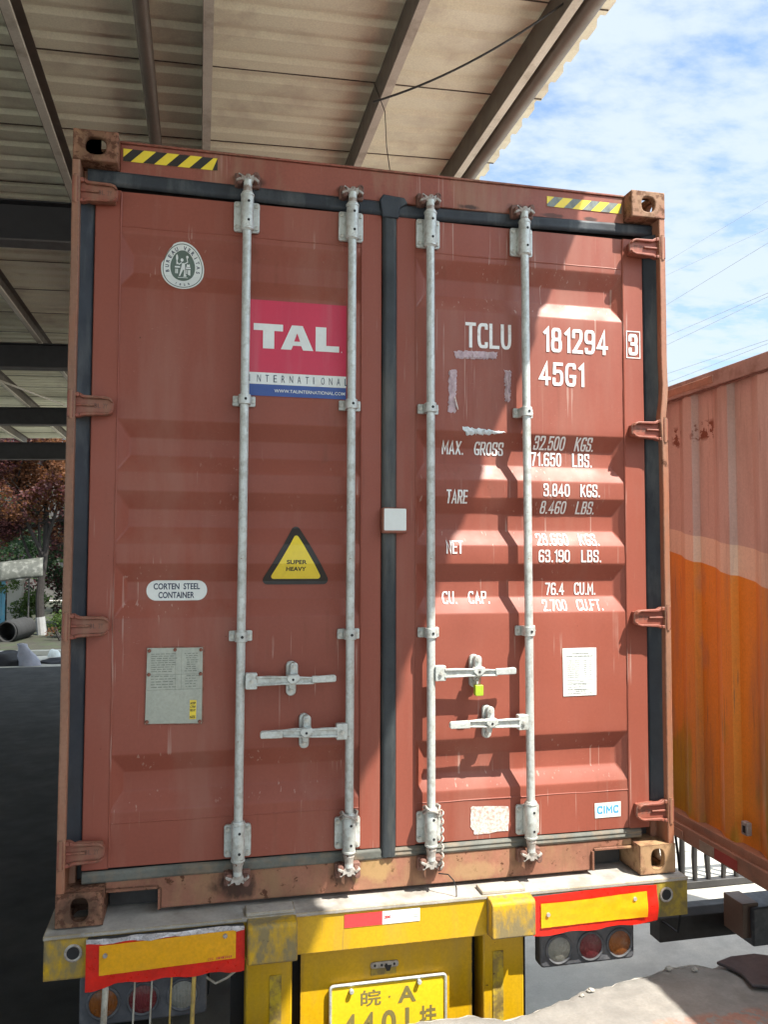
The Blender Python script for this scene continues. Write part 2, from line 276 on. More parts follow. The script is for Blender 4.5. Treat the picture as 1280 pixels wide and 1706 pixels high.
def concrete_pat(c1, c2, jx=4.0, jy=4.0, mark=None):
    def f(t, tc, ns, rng, mix):
        c = t.nodes.new('ShaderNodeRGB'); c.outputs[0].default_value = (*c1, 1); col = c.outputs[0]
        col = mix(rng(ns(1.3, 8), .42, .62), col, c2)
        col = mix(rng(ns(.35, 6, 1, .6, 31), .45, .65, 0, .5), col, tuple(x*.62 for x in c1))
        sp = t.nodes.new('ShaderNodeSeparateXYZ'); t.links.new(tc.outputs['Object'], sp.inputs[0])
        for k, pj in ((0, jx), (1, jy)):
            if not pj: continue
            a = t.nodes.new('ShaderNodeMath'); a.operation = 'PINGPONG'; t.links.new(sp.outputs[k], a.inputs[0]); a.inputs[1].default_value = pj/2
            col = mix(rng(a.outputs[0], .006, .014, .75, 0), col, (.06, .06, .055))
        if mark:
            x0, x1, y0, y1, mc = mark
            def band(s_, a_, b_):
                q = t.nodes.new('ShaderNodeMath'); q.operation = 'SUBTRACT'; t.links.new(s_, q.inputs[0]); q.inputs[1].default_value = (a_+b_)/2
                r_ = t.nodes.new('ShaderNodeMath'); r_.operation = 'ABSOLUTE'; t.links.new(q.outputs[0], r_.inputs[0]); return rng(r_.outputs[0], (b_-a_)/2-.01, (b_-a_)/2+.02, 1, 0)
            m1 = t.nodes.new('ShaderNodeMath'); m1.operation = 'MULTIPLY'; t.links.new(band(sp.outputs[0], x0, x1), m1.inputs[0]); t.links.new(band(sp.outputs[1], y0, y1), m1.inputs[1])
            m2 = t.nodes.new('ShaderNodeMath'); m2.operation = 'MULTIPLY'; t.links.new(m1.outputs[0], m2.inputs[0]); t.links.new(rng(ns(22, 7, 1, .65, 8), .45, .55), m2.inputs[1])
            col = mix(m2.outputs[0], col, mc)
        return col
    return f
mat('yard_concrete', concrete_pat((.42, .405, .36), (.50, .475, .41)), .8, var=.1, vscale=6, dirt=(.32, .30, .265), dirt_amt=.4, dirt_scale=3, bump=.35, bscale=30)
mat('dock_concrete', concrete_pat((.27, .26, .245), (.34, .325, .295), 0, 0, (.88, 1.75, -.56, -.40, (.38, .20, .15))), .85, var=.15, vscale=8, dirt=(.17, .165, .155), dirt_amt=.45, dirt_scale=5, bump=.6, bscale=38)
mat('dock_break', (.42, .40, .36), .9, var=.25, vscale=22, dirt=(.32, .30, .26), dirt_amt=.5, dirt_scale=26, bump=1.0, bscale=60)
mat('asphalt_shade', (.034, .034, .033), .85, var=.25, vscale=1.5, dirt=(.055, .053, .050), dirt_amt=.5, dirt_scale=1.1, bump=.5, bscale=60)
mat('pad_dark', (.075, .062, .065), .6, .2, var=.2, vscale=9, rust=.2, bump=.3)

# ------------------------------------------------------------------ text and flat marks
_fc = None
def text_polys(s, bold=0.0, shear=0):
    cu = bpy.data.curves.new('txt', 'FONT'); cu.body = s; cu.size = 1; cu.fill_mode = 'FRONT'; cu.offset = bold; cu.shear = shear; cu.resolution_u = 4
    ob = bpy.data.objects.new('txt', cu); C.objects.link(ob)
    dg = bpy.context.evaluated_depsgraph_get(); dg.update()
    me = bpy.data.meshes.new_from_object(ob.evaluated_get(dg))
    v = [(a.co.x, a.co.y) for a in me.vertices]; f = [tuple(p.vertices) for p in me.polygons]
    bpy.data.objects.remove(ob); bpy.data.curves.remove(cu); bpy.data.meshes.remove(me)
    return v, f
def put_text(mb, s, x0, x1, z0, z1, y=0, bold=.02, shear=0):
    v, f = text_polys(s, bold, shear)
    if not v: return
    a0 = min(p[0] for p in v); a1 = max(p[0] for p in v); b0 = min(p[1] for p in v); b1 = max(p[1] for p in v)
    mb.add([(x0+(p[0]-a0)/(a1-a0)*(x1-x0), y, z0+(p[1]-b0)/(b1-b0)*(z1-z0)) for p in v], f)
def poly(mb, pts, y=0): mb.add([(p[0], y, p[1]) for p in pts], [tuple(range(len(pts)))])
RZ = [(2.543, 2.470, 2.401, 2.332), (1.829, 1.762, 1.695, 1.629), (1.5575, 1.489, 1.4215, 1.357), (1.283, 1.214, 1.146, 1.0785), (.576, .507, .435, .371)]
DY, DEP = .070, .036
def prof(z):
    for a, b, c, d_ in RZ:
        if d_ < z < a:
            if z > b: return DEP*(a-z)/(a-b)
            if z < c: return DEP*(z-d_)/(c-d_)
            return DEP
    return 0
def wav(x, z):
    xi, xo = .112, 1.050; w = max(0, min(1, (abs(x)-xi)/.08, (xo-abs(x))/.08)); sx = 1 if x > 0 else -1
    y = .0024*w*noise.noise(Vector((x*3.1+sx*5, z*2.6, 1.7)))
    if sx > 0: y += .013*math.exp(-((x-.425)/.055)**2-((z-1.575)/.045)**2)
    return y
ZC = [2.700-.06*k for k in range(1, 42)]; XC = [.112+(1.050-.112)*k/20 for k in range(1, 20)]
def drape(mb, off=.0015, flat=None):
    """press flat marks onto the pressed steel door panel; later layers pass a larger off"""
    me = bpy.data.meshes.new('t'); me.from_pydata(mb.v, [], mb.f); me.polygons.foreach_set('material_index', mb.mi)
    bm = bmesh.new(); bm.from_mesh(me); bpy.data.meshes.remove(me)
    if flat is None:
        for a in RZ:
            for z in a:
                bmesh.ops.bisect_plane(bm, geom=bm.verts[:]+bm.edges[:]+bm.faces[:], plane_co=(0, 0, z), plane_no=(0, 0, 1))
        xs_ = [v.co.x for v in bm.verts]; zs_ = [v.co.z for v in bm.verts]; sg = 1 if sum(xs_) > 0 else -1
        for z in ZC:
            if min(zs_) < z < max(zs_): bmesh.ops.bisect_plane(bm, geom=bm.verts[:]+bm.edges[:]+bm.faces[:], plane_co=(0, 0, z), plane_no=(0, 0, 1))
        for x in XC:
            if min(xs_) < sg*x < max(xs_): bmesh.ops.bisect_plane(bm, geom=bm.verts[:]+bm.edges[:]+bm.faces[:], plane_co=(sg*x, 0, 0), plane_no=(1, 0, 0))
    o = MB()
    for v in bm.verts: o.v.append((v.co.x, (DY+prof(v.co.z)+wav(v.co.x, v.co.z) if flat is None else flat)-off-v.co.y, v.co.z))
    bm.verts.index_update()
    for f in bm.faces: o.f.append(tuple(v.index for v in f.verts)); o.mi.append(f.material_index)
    bm.free(); return o
def decal(name, layers, mats, parent, flat=None, step=.0006, base=.0022):
    """layers: list of MB, each with one material, stacked outwards into one mesh"""
    M_ = MB()
    for k, mb in enumerate(layers):
        dr = drape(mb, base+k*step, flat); b = len(M_.v); M_.v += dr.v
        M_.f += [tuple(b+i for i in f) for f in dr.f]; M_.mi += [k]*len(dr.f)
    o = bpy.data.objects.new(name, None); bpy.data.objects.remove(o)
    me = bpy.data.meshes.new(name); me.from_pydata(M_.v, [], M_.f)
    for m in mats: me.materials.append(MAT[m])
    me.polygons.foreach_set('material_index', M_.mi)
    bm = bmesh.new(); bm.from_mesh(me)
    for f in bm.faces:
        f.normal_update()
        if f.normal.y > 0: f.normal_flip()
    bm.to_mesh(me); bm.free()
    o = bpy.data.objects.new(name, me); C.objects.link(o); reg(o, (0, 0, 0), parent); return o

G = -1.5
# ------------------------------------------------------------------ ground
def sheet(name, x0, x1, y0, y1, z, m, cuts=(1, 1)):
    mb = MB(); nx, ny = cuts
    v = [(x0+(x1-x0)*i/nx, y0+(y1-y0)*j/ny, z) for j in range(ny+1) for i in range(nx+1)]
    mb.add(v, [(j*(nx+1)+i, j*(nx+1)+i+1, (j+1)*(nx+1)+i+1, (j+1)*(nx+1)+i) for j in range(ny) for i in range(nx)])
    o = mb.build(name, m, smooth=0); o['kind'] = 'structure'; return o
sheet('ground', -600, 600, -400, 800, G-.004, MAT['yard_concrete'], (8, 8))
sheet('road', -16, -1.0, -12, 18.8, G, MAT['asphalt_shade'])  # dark floor sheet; deep shade under the canopy is put into its colour

# ------------------------------------------------------------------ shipping container
ct = thing('shipping_container', 'tall red-brown steel shipping container with closed double doors, on the yellow trailer', 'container', (0, 0, 0))
def casting(cx, z0, hole_w, hole_h, sx):
    """sx = side of the container the casting's open side faces"""
    mb = MB().box(cx-.081, cx+.081, 0, .178, z0, z0+.118)
    o = mb.build('corner_casting', MAT['casting_steel'], ct, smooth=0)
    front = MB().prism(oval(cx, z0+.059, hole_w, hole_h, 20, 2.8), -.05, .03)
    inner = MB().box(cx-.053, cx+.053, .028, .15, z0+.020, z0+.098)
    side = MB().prism(oval(.089, z0+.059, .066, .075, 16, 3), min(cx, cx+sx*.2), max(cx, cx+sx*.2), 'x')
    tz = (z0+.06, z0+.2) if z0 > 1 else (z0-.1, z0+.06)
    top = MB().prism([(p[0], p[1]) for p in oval(cx, .089, .064, .11, 16, 3)], tz[0], tz[1], 'z')
    cut(o, [inner, front, side, top]); o.data.materials.clear(); o.data.materials.append(MAT['casting_steel'])
    fin(o.data, 30); bev(o, .006, 3); return o
casting(-1.138, 2.778, .074, .066, -1); casting(1.138, 2.778, .062, .066, 1)
casting(-1.138, 0, .062, .084, -1); casting(1.138, 0, .062, .084, 1)
# corner posts: outer strip, inner web, both along z
for sx in (-1, 1):
    mb = MB(); n = 40
    for k in range(n):
        za, zb = .118+2.66*k/n, .118+2.66*(k+1)/n
        def ex(z):
            t = 0
            if sx > 0: t = -.007*math.exp(-((z-1.90)/.05)**2)+.005*math.exp(-((z-2.05)/.07)**2)
            return t+.0025*noise.noise(Vector((sx*3, z*2.3, 0)))
        A = []
        for z in (za, zb):
            e = ex(z)
            A.append([(sx*(1.219+e), .004, z), (sx*(1.219+e), .17, z), (sx*1.165, .17, z), (sx*1.165, .10, z), (sx*(1.190+e), .095, z), (sx*(1.190+e), .004, z)])
        q = len(mb.v); mb.v += A[0]+A[1]
        for i in range(6): mb.f.append((q+i, q+(i+1) % 6, q+6+(i+1) % 6, q+6+i)); mb.mi.append(0)
    for seg in (0, 1): pass
    mb.build('corner_post', MAT['post_edge'], ct, bevel=.004, smooth=30)
# header and sill
hd = MB(); n = 30
hd.box(-1.057, 1.057, .066, .17, 2.762, 2.885)
hdo = hd.build('door_header', MAT['red_frame'], ct, bevel=.004)
MB().box(-1.057, 1.057, .060, .18, 2.885, 2.894).build('roof_lip', MAT['red_frame'], ct, bevel=.002)
si = MB(); pts = [(-1.057, .128), (-1.057, .086), (-.872, .086), (-.872, .012), (.880, .012), (.880, .090), (1.057, .090), (1.057, .128)]
si.prism(pts, .068, .082)
# turned edges round the two fork pockets
for x0, x1, zt in ((-1.057, -.872, .086), (.880, 1.057, .090)):
    si.box(x0, x1, .058, .20, zt, zt+.010)
si.box(-.872, -.862, .056, .20, .012, .086); si.box(.870, .880, .056, .20, .012, .090)
si.box(-.862, .870, .082, .30, .010, .018)
si.build('door_sill', MAT['red_worn'], ct, bevel=.002)
MB().box(-1.05, 1.05, .16, .2, .0, .13).build('sill_backing', MAT['steel_dark'], ct)
MB().box(-1.19, 1.19, .085, .10, .09, 2.80).build('door_backing', MAT['steel_dark'], ct).location.y += .05
# side walls, roof, front wall, floor
for sx in (-1, 1):
    mb = MB(); yy = .178; P_ = []
    while yy < 12.0:
        for a, b in ((0, 0), (.072, 0), (.14, .036), (.21, .036)): P_.append((yy+a, 1.19-b))
        yy += .278
    v = [(sx*x, y, z) for y, x in P_ for z in (.12, 2.8)]
    mb.add(v, [(2*i, 2*i+1, 2*i+3, 2*i+2) for i in range(len(P_)-1)])
    mb.build('side_wall', MAT['red_frame'], ct, smooth=0)
    MB().box(sx*1.219-(.06 if sx > 0 else 0), sx*1.219+(.06 if sx < 0 else 0), .178, 12.0, 2.80, 2.885).build('top_rail', MAT['red_frame'], ct)
    MB().box(sx*1.219-(.06 if sx > 0 else 0), sx*1.219+(.06 if sx < 0 else 0), .178, 12.0, .02, .14).build('bottom_rail', MAT['red_frame'], ct)
MB().box(-1.16, 1.16, .18, 12.15, 2.86, 2.872).build('roof_panel', MAT['red_frame'], ct)
MB().box(-1.16, 1.16, .3, 12.1, .10, .125).build('floor', MAT['steel_dark'], ct)
MB().box(-1.219, 1.219, 12.1, 12.19, 0, 2.896).build('front_wall', MAT['red_frame'], ct)

# ---- doors
def door(sx):
    root = None
    xi, xo = .112, 1.050           # pressed panel between the frame tubes
    bm = bmesh.new()
    def q(ps): bm.faces.new([bm.verts.new(p) for p in ps])
    def X(a): return sx*a
    zs = [.172]; zt = 2.700
    # flats between recesses
    lim = [zt]+[z for R_ in RZ for z in (R_[0], R_[3])]+[.172]
    for k in range(0, len(lim), 2):
        q([(X(xi), DY, lim[k+1]), (X(xo), DY, lim[k+1]), (X(xo), DY, lim[k]), (X(xi), DY, lim[k])])
    for k in range(len(lim)-1):          # flat border tucked under the frame tubes
        for xa_, xb_ in ((xi-.03, xi), (xo, xo+.03)): q([(X(xa_), DY, lim[k+1]), (X(xb_), DY, lim[k+1]), (X(xb_), DY, lim[k]), (X(xa_), DY, lim[k])])
    e = .046
    for a, b, c, d_ in RZ:
        o_ = [(X(xi), DY, d_), (X(xo), DY, d_), (X(xo), DY, a), (X(xi), DY, a)]
        i_ = [(X(xi+e), DY+DEP, c), (X(xo-e), DY+DEP, c), (X(xo-e), DY+DEP, b), (X(xi+e), DY+DEP, b)]
        q(i_)
        for k in range(4): q([o_[k], o_[(k+1) % 4], i_[(k+1) % 4], i_[k]])
    bmesh.ops.remove_doubles(bm, verts=bm.verts, dist=.0005)
    for f in bm.faces:
        f.normal_update()
        if f.normal.y > 0: f.normal_flip()
    # soft rolled edges, then a fine grid so the sheet can be slightly out of true
    ed = [x for x in bm.edges if len(x.link_faces) == 2 and x.calc_face_angle(0) > .2]
    bmesh.ops.bevel(bm, geom=ed, offset=.005, segments=3, affect='EDGES', profile=.5)
    for z in [zt-.06*k for k in range(1, 42)]:
        bmesh.ops.bisect_plane(bm, geom=bm.verts[:]+bm.edges[:]+bm.faces[:], plane_co=(0, 0, z), plane_no=(0, 0, 1))
    for k in range(1, 20):
        x = xi+(xo-xi)*k/20
        bmesh.ops.bisect_plane(bm, geom=bm.verts[:]+bm.edges[:]+bm.faces[:], plane_co=(X(x), 0, 0), plane_no=(1, 0, 0))
    for v in bm.verts: v.co.y += wav(v.co.x, v.co.z)
    me = bpy.data.meshes.new('door'); bm.to_mesh(me); bm.free(); me.materials.append(MAT['red_paint']); fin(me, 7)
    o = bpy.data.objects.new('door', me); C.objects.link(o); reg(o, (0, 0, 0), ct)
    # frame tubes
    f = MB()
    xa, xb = .030, 1.143
    def B(a, b, *r_): f.box(min(X(a), X(b)), max(X(a), X(b)), *r_)
    B(xa, xi+.001, .0665, .115, .168, 2.704); B(xo-.001, xb, .0665, .115, .168, 2.704)
    fo = f.build('door_frame', MAT['red_paint'], o, bevel=.004)
    # weld beads: top and bottom of the pressed panel and along the hinge frame
    w = MB()
    for z in (2.566, .330):
        w.tube([(X(xi+.003+(xo-xi-.006)*k/14), DY+.0005+.0008*random.random(), z+.0015*random.uniform(-1, 1)) for k in range(15)], .0032, 6)
    w.tube([(X(xo-.001), DY-.002, .175+2.52*k/60) for k in range(61)], [.0028+.0022*random.random() for k in range(61)], 6)
    w.tube([(X(xi+.001), DY-.002, .175+2.52*k/60) for k in range(61)], [.0026+.0018*random.random() for k in range(61)], 6)
    w.build('weld_seam', MAT['red_paint'], o)
    return o
dl, dr = door(-1), door(1)
# gaskets
def strip(name, pts2, w, y, h, m, tilt=0):
    """rounded rubber strip along pts2 [(x,z)...]"""
    mb = MB(); vs = []; P_ = [Vector((a, b)) for a, b in pts2]
    prof_ = [(-.5, 0), (-.42, .7), (-.2, 1), (0, .72), (.2, 1), (.42, .7), (.5, 0)]
    for i, p in enumerate(P_):
        t = (P_[min(i+1, len(P_)-1)]-P_[max(i-1, 0)]).normalized(); nrm = Vector((-t.y, t.x)); j = noise.noise(Vector((p.x*4, p.y*4, 3)))
        for a, b in prof_:
            s_ = p+nrm*(a*w+.0022*j); vs.append((s_.x, y-h*b+tilt*a, s_.y))
    k = len(prof_)
    mb.add(vs, [(i*k+j, i*k+j+1, (i+1)*k+j+1, (i+1)*k+j) for i in range(len(P_)-1) for j in range(k-1)])
    return mb.build(name, m, ct, smooth=50)
def line(a, b, n=30): return [(a[0]+(b[0]-a[0])*i/n, a[1]+(b[1]-a[1])*i/n) for i in range(n+1)]
strip('door_gasket', line((-1.172, 2.748), (-.02, 2.734)), .060, .072, .014, MAT['rubber'])
strip('door_gasket', line((.02, 2.728), (1.19, 2.748)), .054, .072, .014, MAT['rubber'])
strip('door_gasket', line((-1.14, .142), (-.02, .146)), .044, .074, .014, MAT['rubber_dusty'])
strip('door_gasket', line((.02, .146), (1.10, .148)), .040, .074, .014, MAT['rubber_dusty'])
strip('door_gasket', line((.002, .135), (.002, 2.765)), .060, .0675, .016, MAT['rubber_centre'])
strip('door_gasket', line((-1.167, .20), (-1.167, 2.72)), .054, .060, .010, MAT['rubber'], -.050)
strip('door_gasket', line((1.168, .20), (1.168, 2.72)), .054, .060, .010, MAT['rubber'], .050)
tj = MB(); tj.prism([(-.032, 2.69), (-.045, 2.76), (-.030, 2.785), (.06, 2.778), (.075, 2.755), (.042, 2.735), (.036, 2.69)], .046, .06)
tj.build('gasket_joint', MAT['rubber'], ct, bevel=.005)

# hinges (built pointing towards +x from the post, origin on the post line)
def hinge(sx, z):
    s_ = -sx           # direction from the post towards the door
    mb = MB()
    X = lambda a: s_*a
    def pr(ps, y0, y1): mb.prism([(X(a), b) for a, b in ps], y0, y1)
    pr([(0, -.046), (0, .046), (.030, .046), (.046, .036), (.125, .034), (.142, .028), (.150, .014), (.150, -.018), (.143, -.030), (.125, -.036), (.046, -.040), (.030, -.046)], .022, .036)
    pr([(.030, .046), (.046, .036), (.125, .034), (.142, .028), (.150, .014), (.142, .012), (.136, .020), (.122, .024), (.046, .024), (.030, .030)], .008, .022)
    pr([(.030, -.046), (.046, -.040), (.125, -.036), (.143, -.030), (.150, -.018), (.142, -.016), (.136, -.024), (.122, -.027), (.046, -.028), (.030, -.032)], .008, .022)
    pr([(.0, .028), (.0, .046), (.03, .046), (.03, .030)], .006, .022)
    pr([(.0, -.046), (.0, -.030), (.03, -.032), (.03, -.046)], .006, .022)
    pr([(.0, -.005), (.0, .005), (.085, .004), (.085, -.004)], .013, .022)
    pr([(.045, -.032), (.045, .030), (.140, .024), (.140, -.028)], .036, .068)
    mb.box(min(X(-.010), X(.012)), max(X(-.010), X(.012)), .001, .07, -.049, .049)
    o = mb.build('hinge', MAT['red_frame'], ct, (sx*1.208, 0, z), bevel=.003)
    MB().cyl((X(.003), .009, 0), 'z', .0095, .108, 12).build('hinge_pin', MAT['post_edge'], o, (sx*1.208, 0, z))
    t = MB(); b_ = 'OL' if sx < 0 else 'OR'
    x0, x1 = sorted((X(.082), X(.104))); put_text(t, '3L', x0, x1, -.009, .009, .0215, .02); x0, x1 = sorted((X(.112), X(.130))); put_text(t, '2Y', x0, x1, -.009, .009, .0215, .02)
    t.build('cast_mark', MAT['cam_keeper'], o, (sx*1.208, 0, z), smooth=0)
for z in (2.668, 1.865, 1.057, .250): hinge(-1, z)
for z in (2.652, 1.856, 1.055, .250): hinge(1, z)

# ---- locking bars
RY = .018   # rod axis
_bm = MB(); _bm.cyl((0, -.003, 0), 'y', .0088, .008, 6); _bm.cyl((0, -.0075, 0), 'y', .0045, .004, 8); BOLT = _bm.mesh('bolt', MAT['bolt'])
def bolt(parent, x, y, z):
    o = bpy.data.objects.new('bolt', BOLT); C.objects.link(o); reg(o, (x, y, z), parent); return o
def locking_bar(x, zt, zb, tilt):
    """one bar with its sleeves, clamps and cams; coordinates local to (x, RY, 0)"""
    T = lambda z: tilt*(z-1.3)
    o = MB().tube([(T(z), 0, z) for z in (zb+.03, .8, 1.3, 2.0, zt-.02)], .0168, 20).build('locking_bar', MAT['galv'], ct, (x, RY, 0))
    loc = (x, RY, 0)
    for zc, up in ((2.640, 1), (.245, -1)):
        mb = MB()
        mb.prism(rrect(-.050+T(zc), .050+T(zc), zc-.062, zc+.058, .010), .034, .046)
        mb.tube([(T(zc), 0, zc-.070), (T(zc), 0, zc-.064), (T(zc), 0, zc+.075), (T(zc), 0, zc+.082)], [.021, .0245, .0245, .021], 20)
        mb.box(T(zc)-.022, T(zc)+.022, .004, .036, zc-.055, zc+.052)
        mb.tube([(T(zc), 0, zc-.066), (T(zc), 0, zc-.058)], .0265, 20); mb.tube([(T(zc), 0, zc+.066), (T(zc), 0, zc+.074)], .0265, 20)
        b = mb.build('bar_bracket', MAT['galv'], o, loc, bevel=.0015)
        for bx in (-.038, .038):
            for bz in (-.045, .042): bolt(o, x+bx+T(zc), RY+.034, zc+bz)
        for bz in (-.034, .040): MB().cyl((T(zc)+.004, -.0243, zc+bz), 'y', .0052, .002, 10).build('grease_hole', MAT['dark'], o, loc)
    for zc in (1.911, 1.008):
        mb = MB()
        for s_ in (-1, 1): mb.prism(rrect(T(zc)+(s_*.028-.016), T(zc)+(s_*.028+.016), zc-.020, zc+.020, .005), .036, .048)
        mb.tube([(T(zc), 0, zc-.019), (T(zc), 0, zc+.019)], .0235, 18); mb.box(T(zc)-.022, T(zc)+.022, 0, .046, zc-.019, zc+.019)
        mb.build('bar_clamp', MAT['galv'], o, loc, bevel=.0015)
        bolt(o, x+T(zc)-.034, RY+.036, zc); bolt(o, x+T(zc)+.034, RY+.036, zc)
        MB().cyl((T(zc)+.003, -.0240, zc), 'y', .0055, .002, 10).build('grease_hole', MAT['dark'], o, loc)
    # cams: neck, a flat forked head and ears
    for z0, s_ in ((zt-.075, 1), (zb+.075, -1)):
        t = T(z0); mb = MB(); Z = lambda a: z0+s_*a
        mb.tube([(t, 0, Z(-.012)), (t, 0, Z(.004)), (t, 0, Z(.012)), (t, 0, Z(.030)), (t, -.001, Z(.044)), (t, 0, Z(.054))], [.0185, .0215, .018, .017, .015, .013], 14)
        hk = [(-.012, .042), (.014, .042), (.024, .054), (.030, .066), (.022, .076), (.012, .070), (.008, .078), (-.006, .078), (-.010, .068), (-.022, .072), (-.034, .080), (-.038, .072), (-.026, .058)]
        mb.prism([(t+a, Z(b)) for a, b in hk], -.010, .014)
        mb.prism([(t-.030, Z(.060)), (t-.046, Z(.050)), (t-.042, Z(.043)), (t-.020, Z(.052))], -.016, .006)
        mb.prism([(t+.020, Z(.058)), (t+.040, Z(.046)), (t+.044, Z(.053)), (t+.028, Z(.066))], -.014, .006)
        mb.build('cam', MAT['galv_worn'], o, loc, bevel=.002)
        kb = MB()
        for e in (-1, 1):
            kb = MB(); kb.prism(oval(t+e*.032, Z(.062+.006*e), .026, .042, 10, 2.6), -.010, .046)
            kb.prism(rrect(t+e*.031-.018, t+e*.031+.018, min(Z(.038), Z(.092)), max(Z(.038), Z(.092)), .006), .022, .050)
            kb.build('cam_keeper', MAT['cam_keeper'], o, loc, bevel=.004)
    return o
bars = [locking_bar(-.581, 2.790, .098, .0032), locking_bar(-.163, 2.783, .094, .0010), locking_bar(.163, 2.784, .094, -.0012), locking_bar(.578, 2.775, .094, -.0050)]

def handle(bar, x, s_, z, L_, catch):
    """x = bar axis, s_ = direction the arm points, catch = distance of the catch from the axis"""
    mb = MB(); X = lambda a: x+s_*a
    def bx(a, b, y0, y1, z0, z1): mb.box(min(X(a), X(b)), max(X(a), X(b)), y0, y1, z0, z1)
    mb.prism(rrect(min(X(.012), X(.056)), max(X(.012), X(.056)), z-.029, z+.031, .005), -.006, .026)     # hub plates
    def arm(ps, y0, y1): mb.prism([(X(a), z+b) for a, b in ps], y0, y1)
    dz = -.004*s_
    arm([(.05, -.017), (.05, .018), (.10, .019), (.16, .016), (.21, .018+dz), (.26, .014+dz), (L_-.006, .017), (L_, .010), (L_, -.006), (L_-.006, -.010), (.26, -.010+dz), (.21, -.012+dz), (.14, -.013)], -.002, .008)
    arm([(.05, .010), (.05, .020), (.15, .017), (.27, .015+dz), (.27, .008+dz), (.15, .010)], -.010, -.002)
    arm([(.05, -.018), (.05, -.010), (.15, -.008), (.27, -.005+dz), (.27, -.012+dz), (.15, -.015)], -.010, -.002)
    arm([(.262, .015), (L_-.004, .016), (L_, .010), (L_, -.006), (L_-.004, -.010), (.262, -.011)], -.012, -.002)
    o = mb.build('lock_handle', MAT['galv'], bar, bevel=.0025)
    c = MB(); cx = X(catch)
    c.prism(rrect(cx-.020, cx+.018, z-.066, z+.066, .017), .048, .068)                                    # back plate, seen above and below the arm
    c.prism(rrect(cx-.014+.006, cx+.022, z+.004, z+.064, .014), .022, .048)
    c.prism([(cx-.026, z+.004), (cx-.020, z+.020), (cx+.022, z+.022), (cx+.026, z+.004), (cx+.010, z-.010), (cx-.008, z-.014)], -.014, .022)
    c.prism([(cx-.016, z-.016), (cx+.014, z-.014), (cx+.010, z-.040), (cx-.010, z-.036)], .020, .048)
    c.build('handle_catch', MAT['galv'], bar, bevel=.003)
    bolt(bar, cx+.004, .020, z+.046); bolt(bar, cx-.004, .046, z-.046); bolt(bar, X(.034), -.006, z)
    MB().cyl((cx, -.0145, z+.004), 'y', .005, .002, 8).build('grease_hole', MAT['dark'], bar)
handle(bars[0], -.577, 1, .842, .355, .190)
handle(bars[1], -.163, -1, .640, .345, .172)
handle(bars[2], .163, 1, .850, .350, .193)
handle(bars[3], .579, -1, .644, .345, .170)

# small plate over the centre gasket
cb = MB().prism(rrect(-.034, .070, 1.404, 1.506, .008), .030, .060).build('seal_plate', MAT['red_frame'], ct, bevel=.004)
MB().prism(rrect(-.026, .064, 1.415, 1.502, .004), .0285, .0300).build('blank_label', MAT['st_white'], cb)

# ---- marks on the left door
def E(n=0): return MB()
def mk(f, *a, **k):
    m = MB(); f(m, *a, **k); return m
def many(fs):
    m = MB()
    for f in fs: f(m)
    return m
def hazard(parent, x0, x1, z0, z1, flat, faded):
    base = mk(poly, [(x0, z0), (x1, z0), (x1, z1), (x0, z1)])
    st = MB(); w = (x1-x0)/4.05; h = z1-z0
    for k in range(5):
        a = x0-.035+k*w if not faded else x0-.03+k*w
        P_ = [(a+.02, z0), (a+.02+w*.48, z0), (a+.02+w*.48+h, z1), (a+.02+h, z1)]
        bmp = [(min(max(p[0], x0), x1), p[1]) for p in P_]
        if bmp[1][0] - bmp[0][0] < .004 and bmp[2][0]-bmp[3][0] < .004: continue
        # clip the right edge properly
        if P_[2][0] > x1 and P_[1][0] < x1: bmp = [bmp[0], P_[1], (x1, z0+(x1-P_[1][0])), (x1, z1)]+([(P_[3][0], z1)] if P_[3][0] < x1 else [])
        if P_[0][0] < x0: 
            bmp = [(x0, z0), P_[1], P_[2], (P_[3][0], z1), (x0, z0+max(0, x0-P_[0][0]))]
        poly(st, bmp)
    return decal('hazard_tape', [base, st], ['st_yellow', 'st_black' if not faded else 'tape_faded'], parent, flat)
tag(hazard(hdo, -1.045, -.692, 2.817, 2.866, .066, False), 'bright yellow and black striped tape')
tag(hazard(hdo, .694, 1.045, 2.812, 2.856, .066, True), 'faded yellow and grey striped tape')

# oval classification sticker
cx_, cz_ = -.819, 2.434
def egg(w, h, n=40, dz=0): return [(cx_+w/2*cos(2*pi*k/n)*(1+.05*sin(2*pi*k/n)*-1), cz_+dz+h/2*sin(2*pi*k/n)) for k in range(n)]
def egg_notch(w, h):
    o = []
    for x, z in egg(w, h):
        if x < cx_-.045 and z > cz_+.015: x += .006
        o.append((x, z))
    return o
l0 = mk(poly, egg_notch(.163, .186)); l1 = mk(poly, egg(.152, .174)); l2 = mk(poly, egg(.146, .168)); l3 = mk(poly, egg(.094, .120, dz=.004))
tx = MB()
def arc_text(mb, s, a0, a1, rw, rh, hh, dz=0, flip=False):
    for i, ch in enumerate(s):
        if ch == ' ': continue
        a = radians(a0+(a1-a0)*i/(len(s)-1)); v, f = text_polys(ch, .03)
        if not v: continue
        bx0 = min(p[0] for p in v); bx1 = max(p[0] for p in v); cxx = (bx0+bx1)/2
        px, pz = cx_+rw*cos(a), cz_+dz+rh*sin(a)
        nx, nz = cos(a)/rw, sin(a)/rh; l_ = math.hypot(nx, nz); nx /= l_; nz /= l_
        if flip: up = (-nx, -nz)
        else: up = (nx, nz)
        rt = (up[1], -up[0]); sc = hh/.72
        mb.add([(px+((p[0]-cxx)*rt[0]*.9+(p[1]-.36)*up[0])*sc, 0, pz+((p[0]-cxx)*rt[1]*.9+(p[1]-.36)*up[1])*sc) for p in v], f)
arc_text(tx, 'BUREAU VERITAS', 193, -13, .0595, .0715, .0135)
arc_text(tx, '1828', 247, 293, .0600, .0735, .0095, flip=True)
fg = MB()
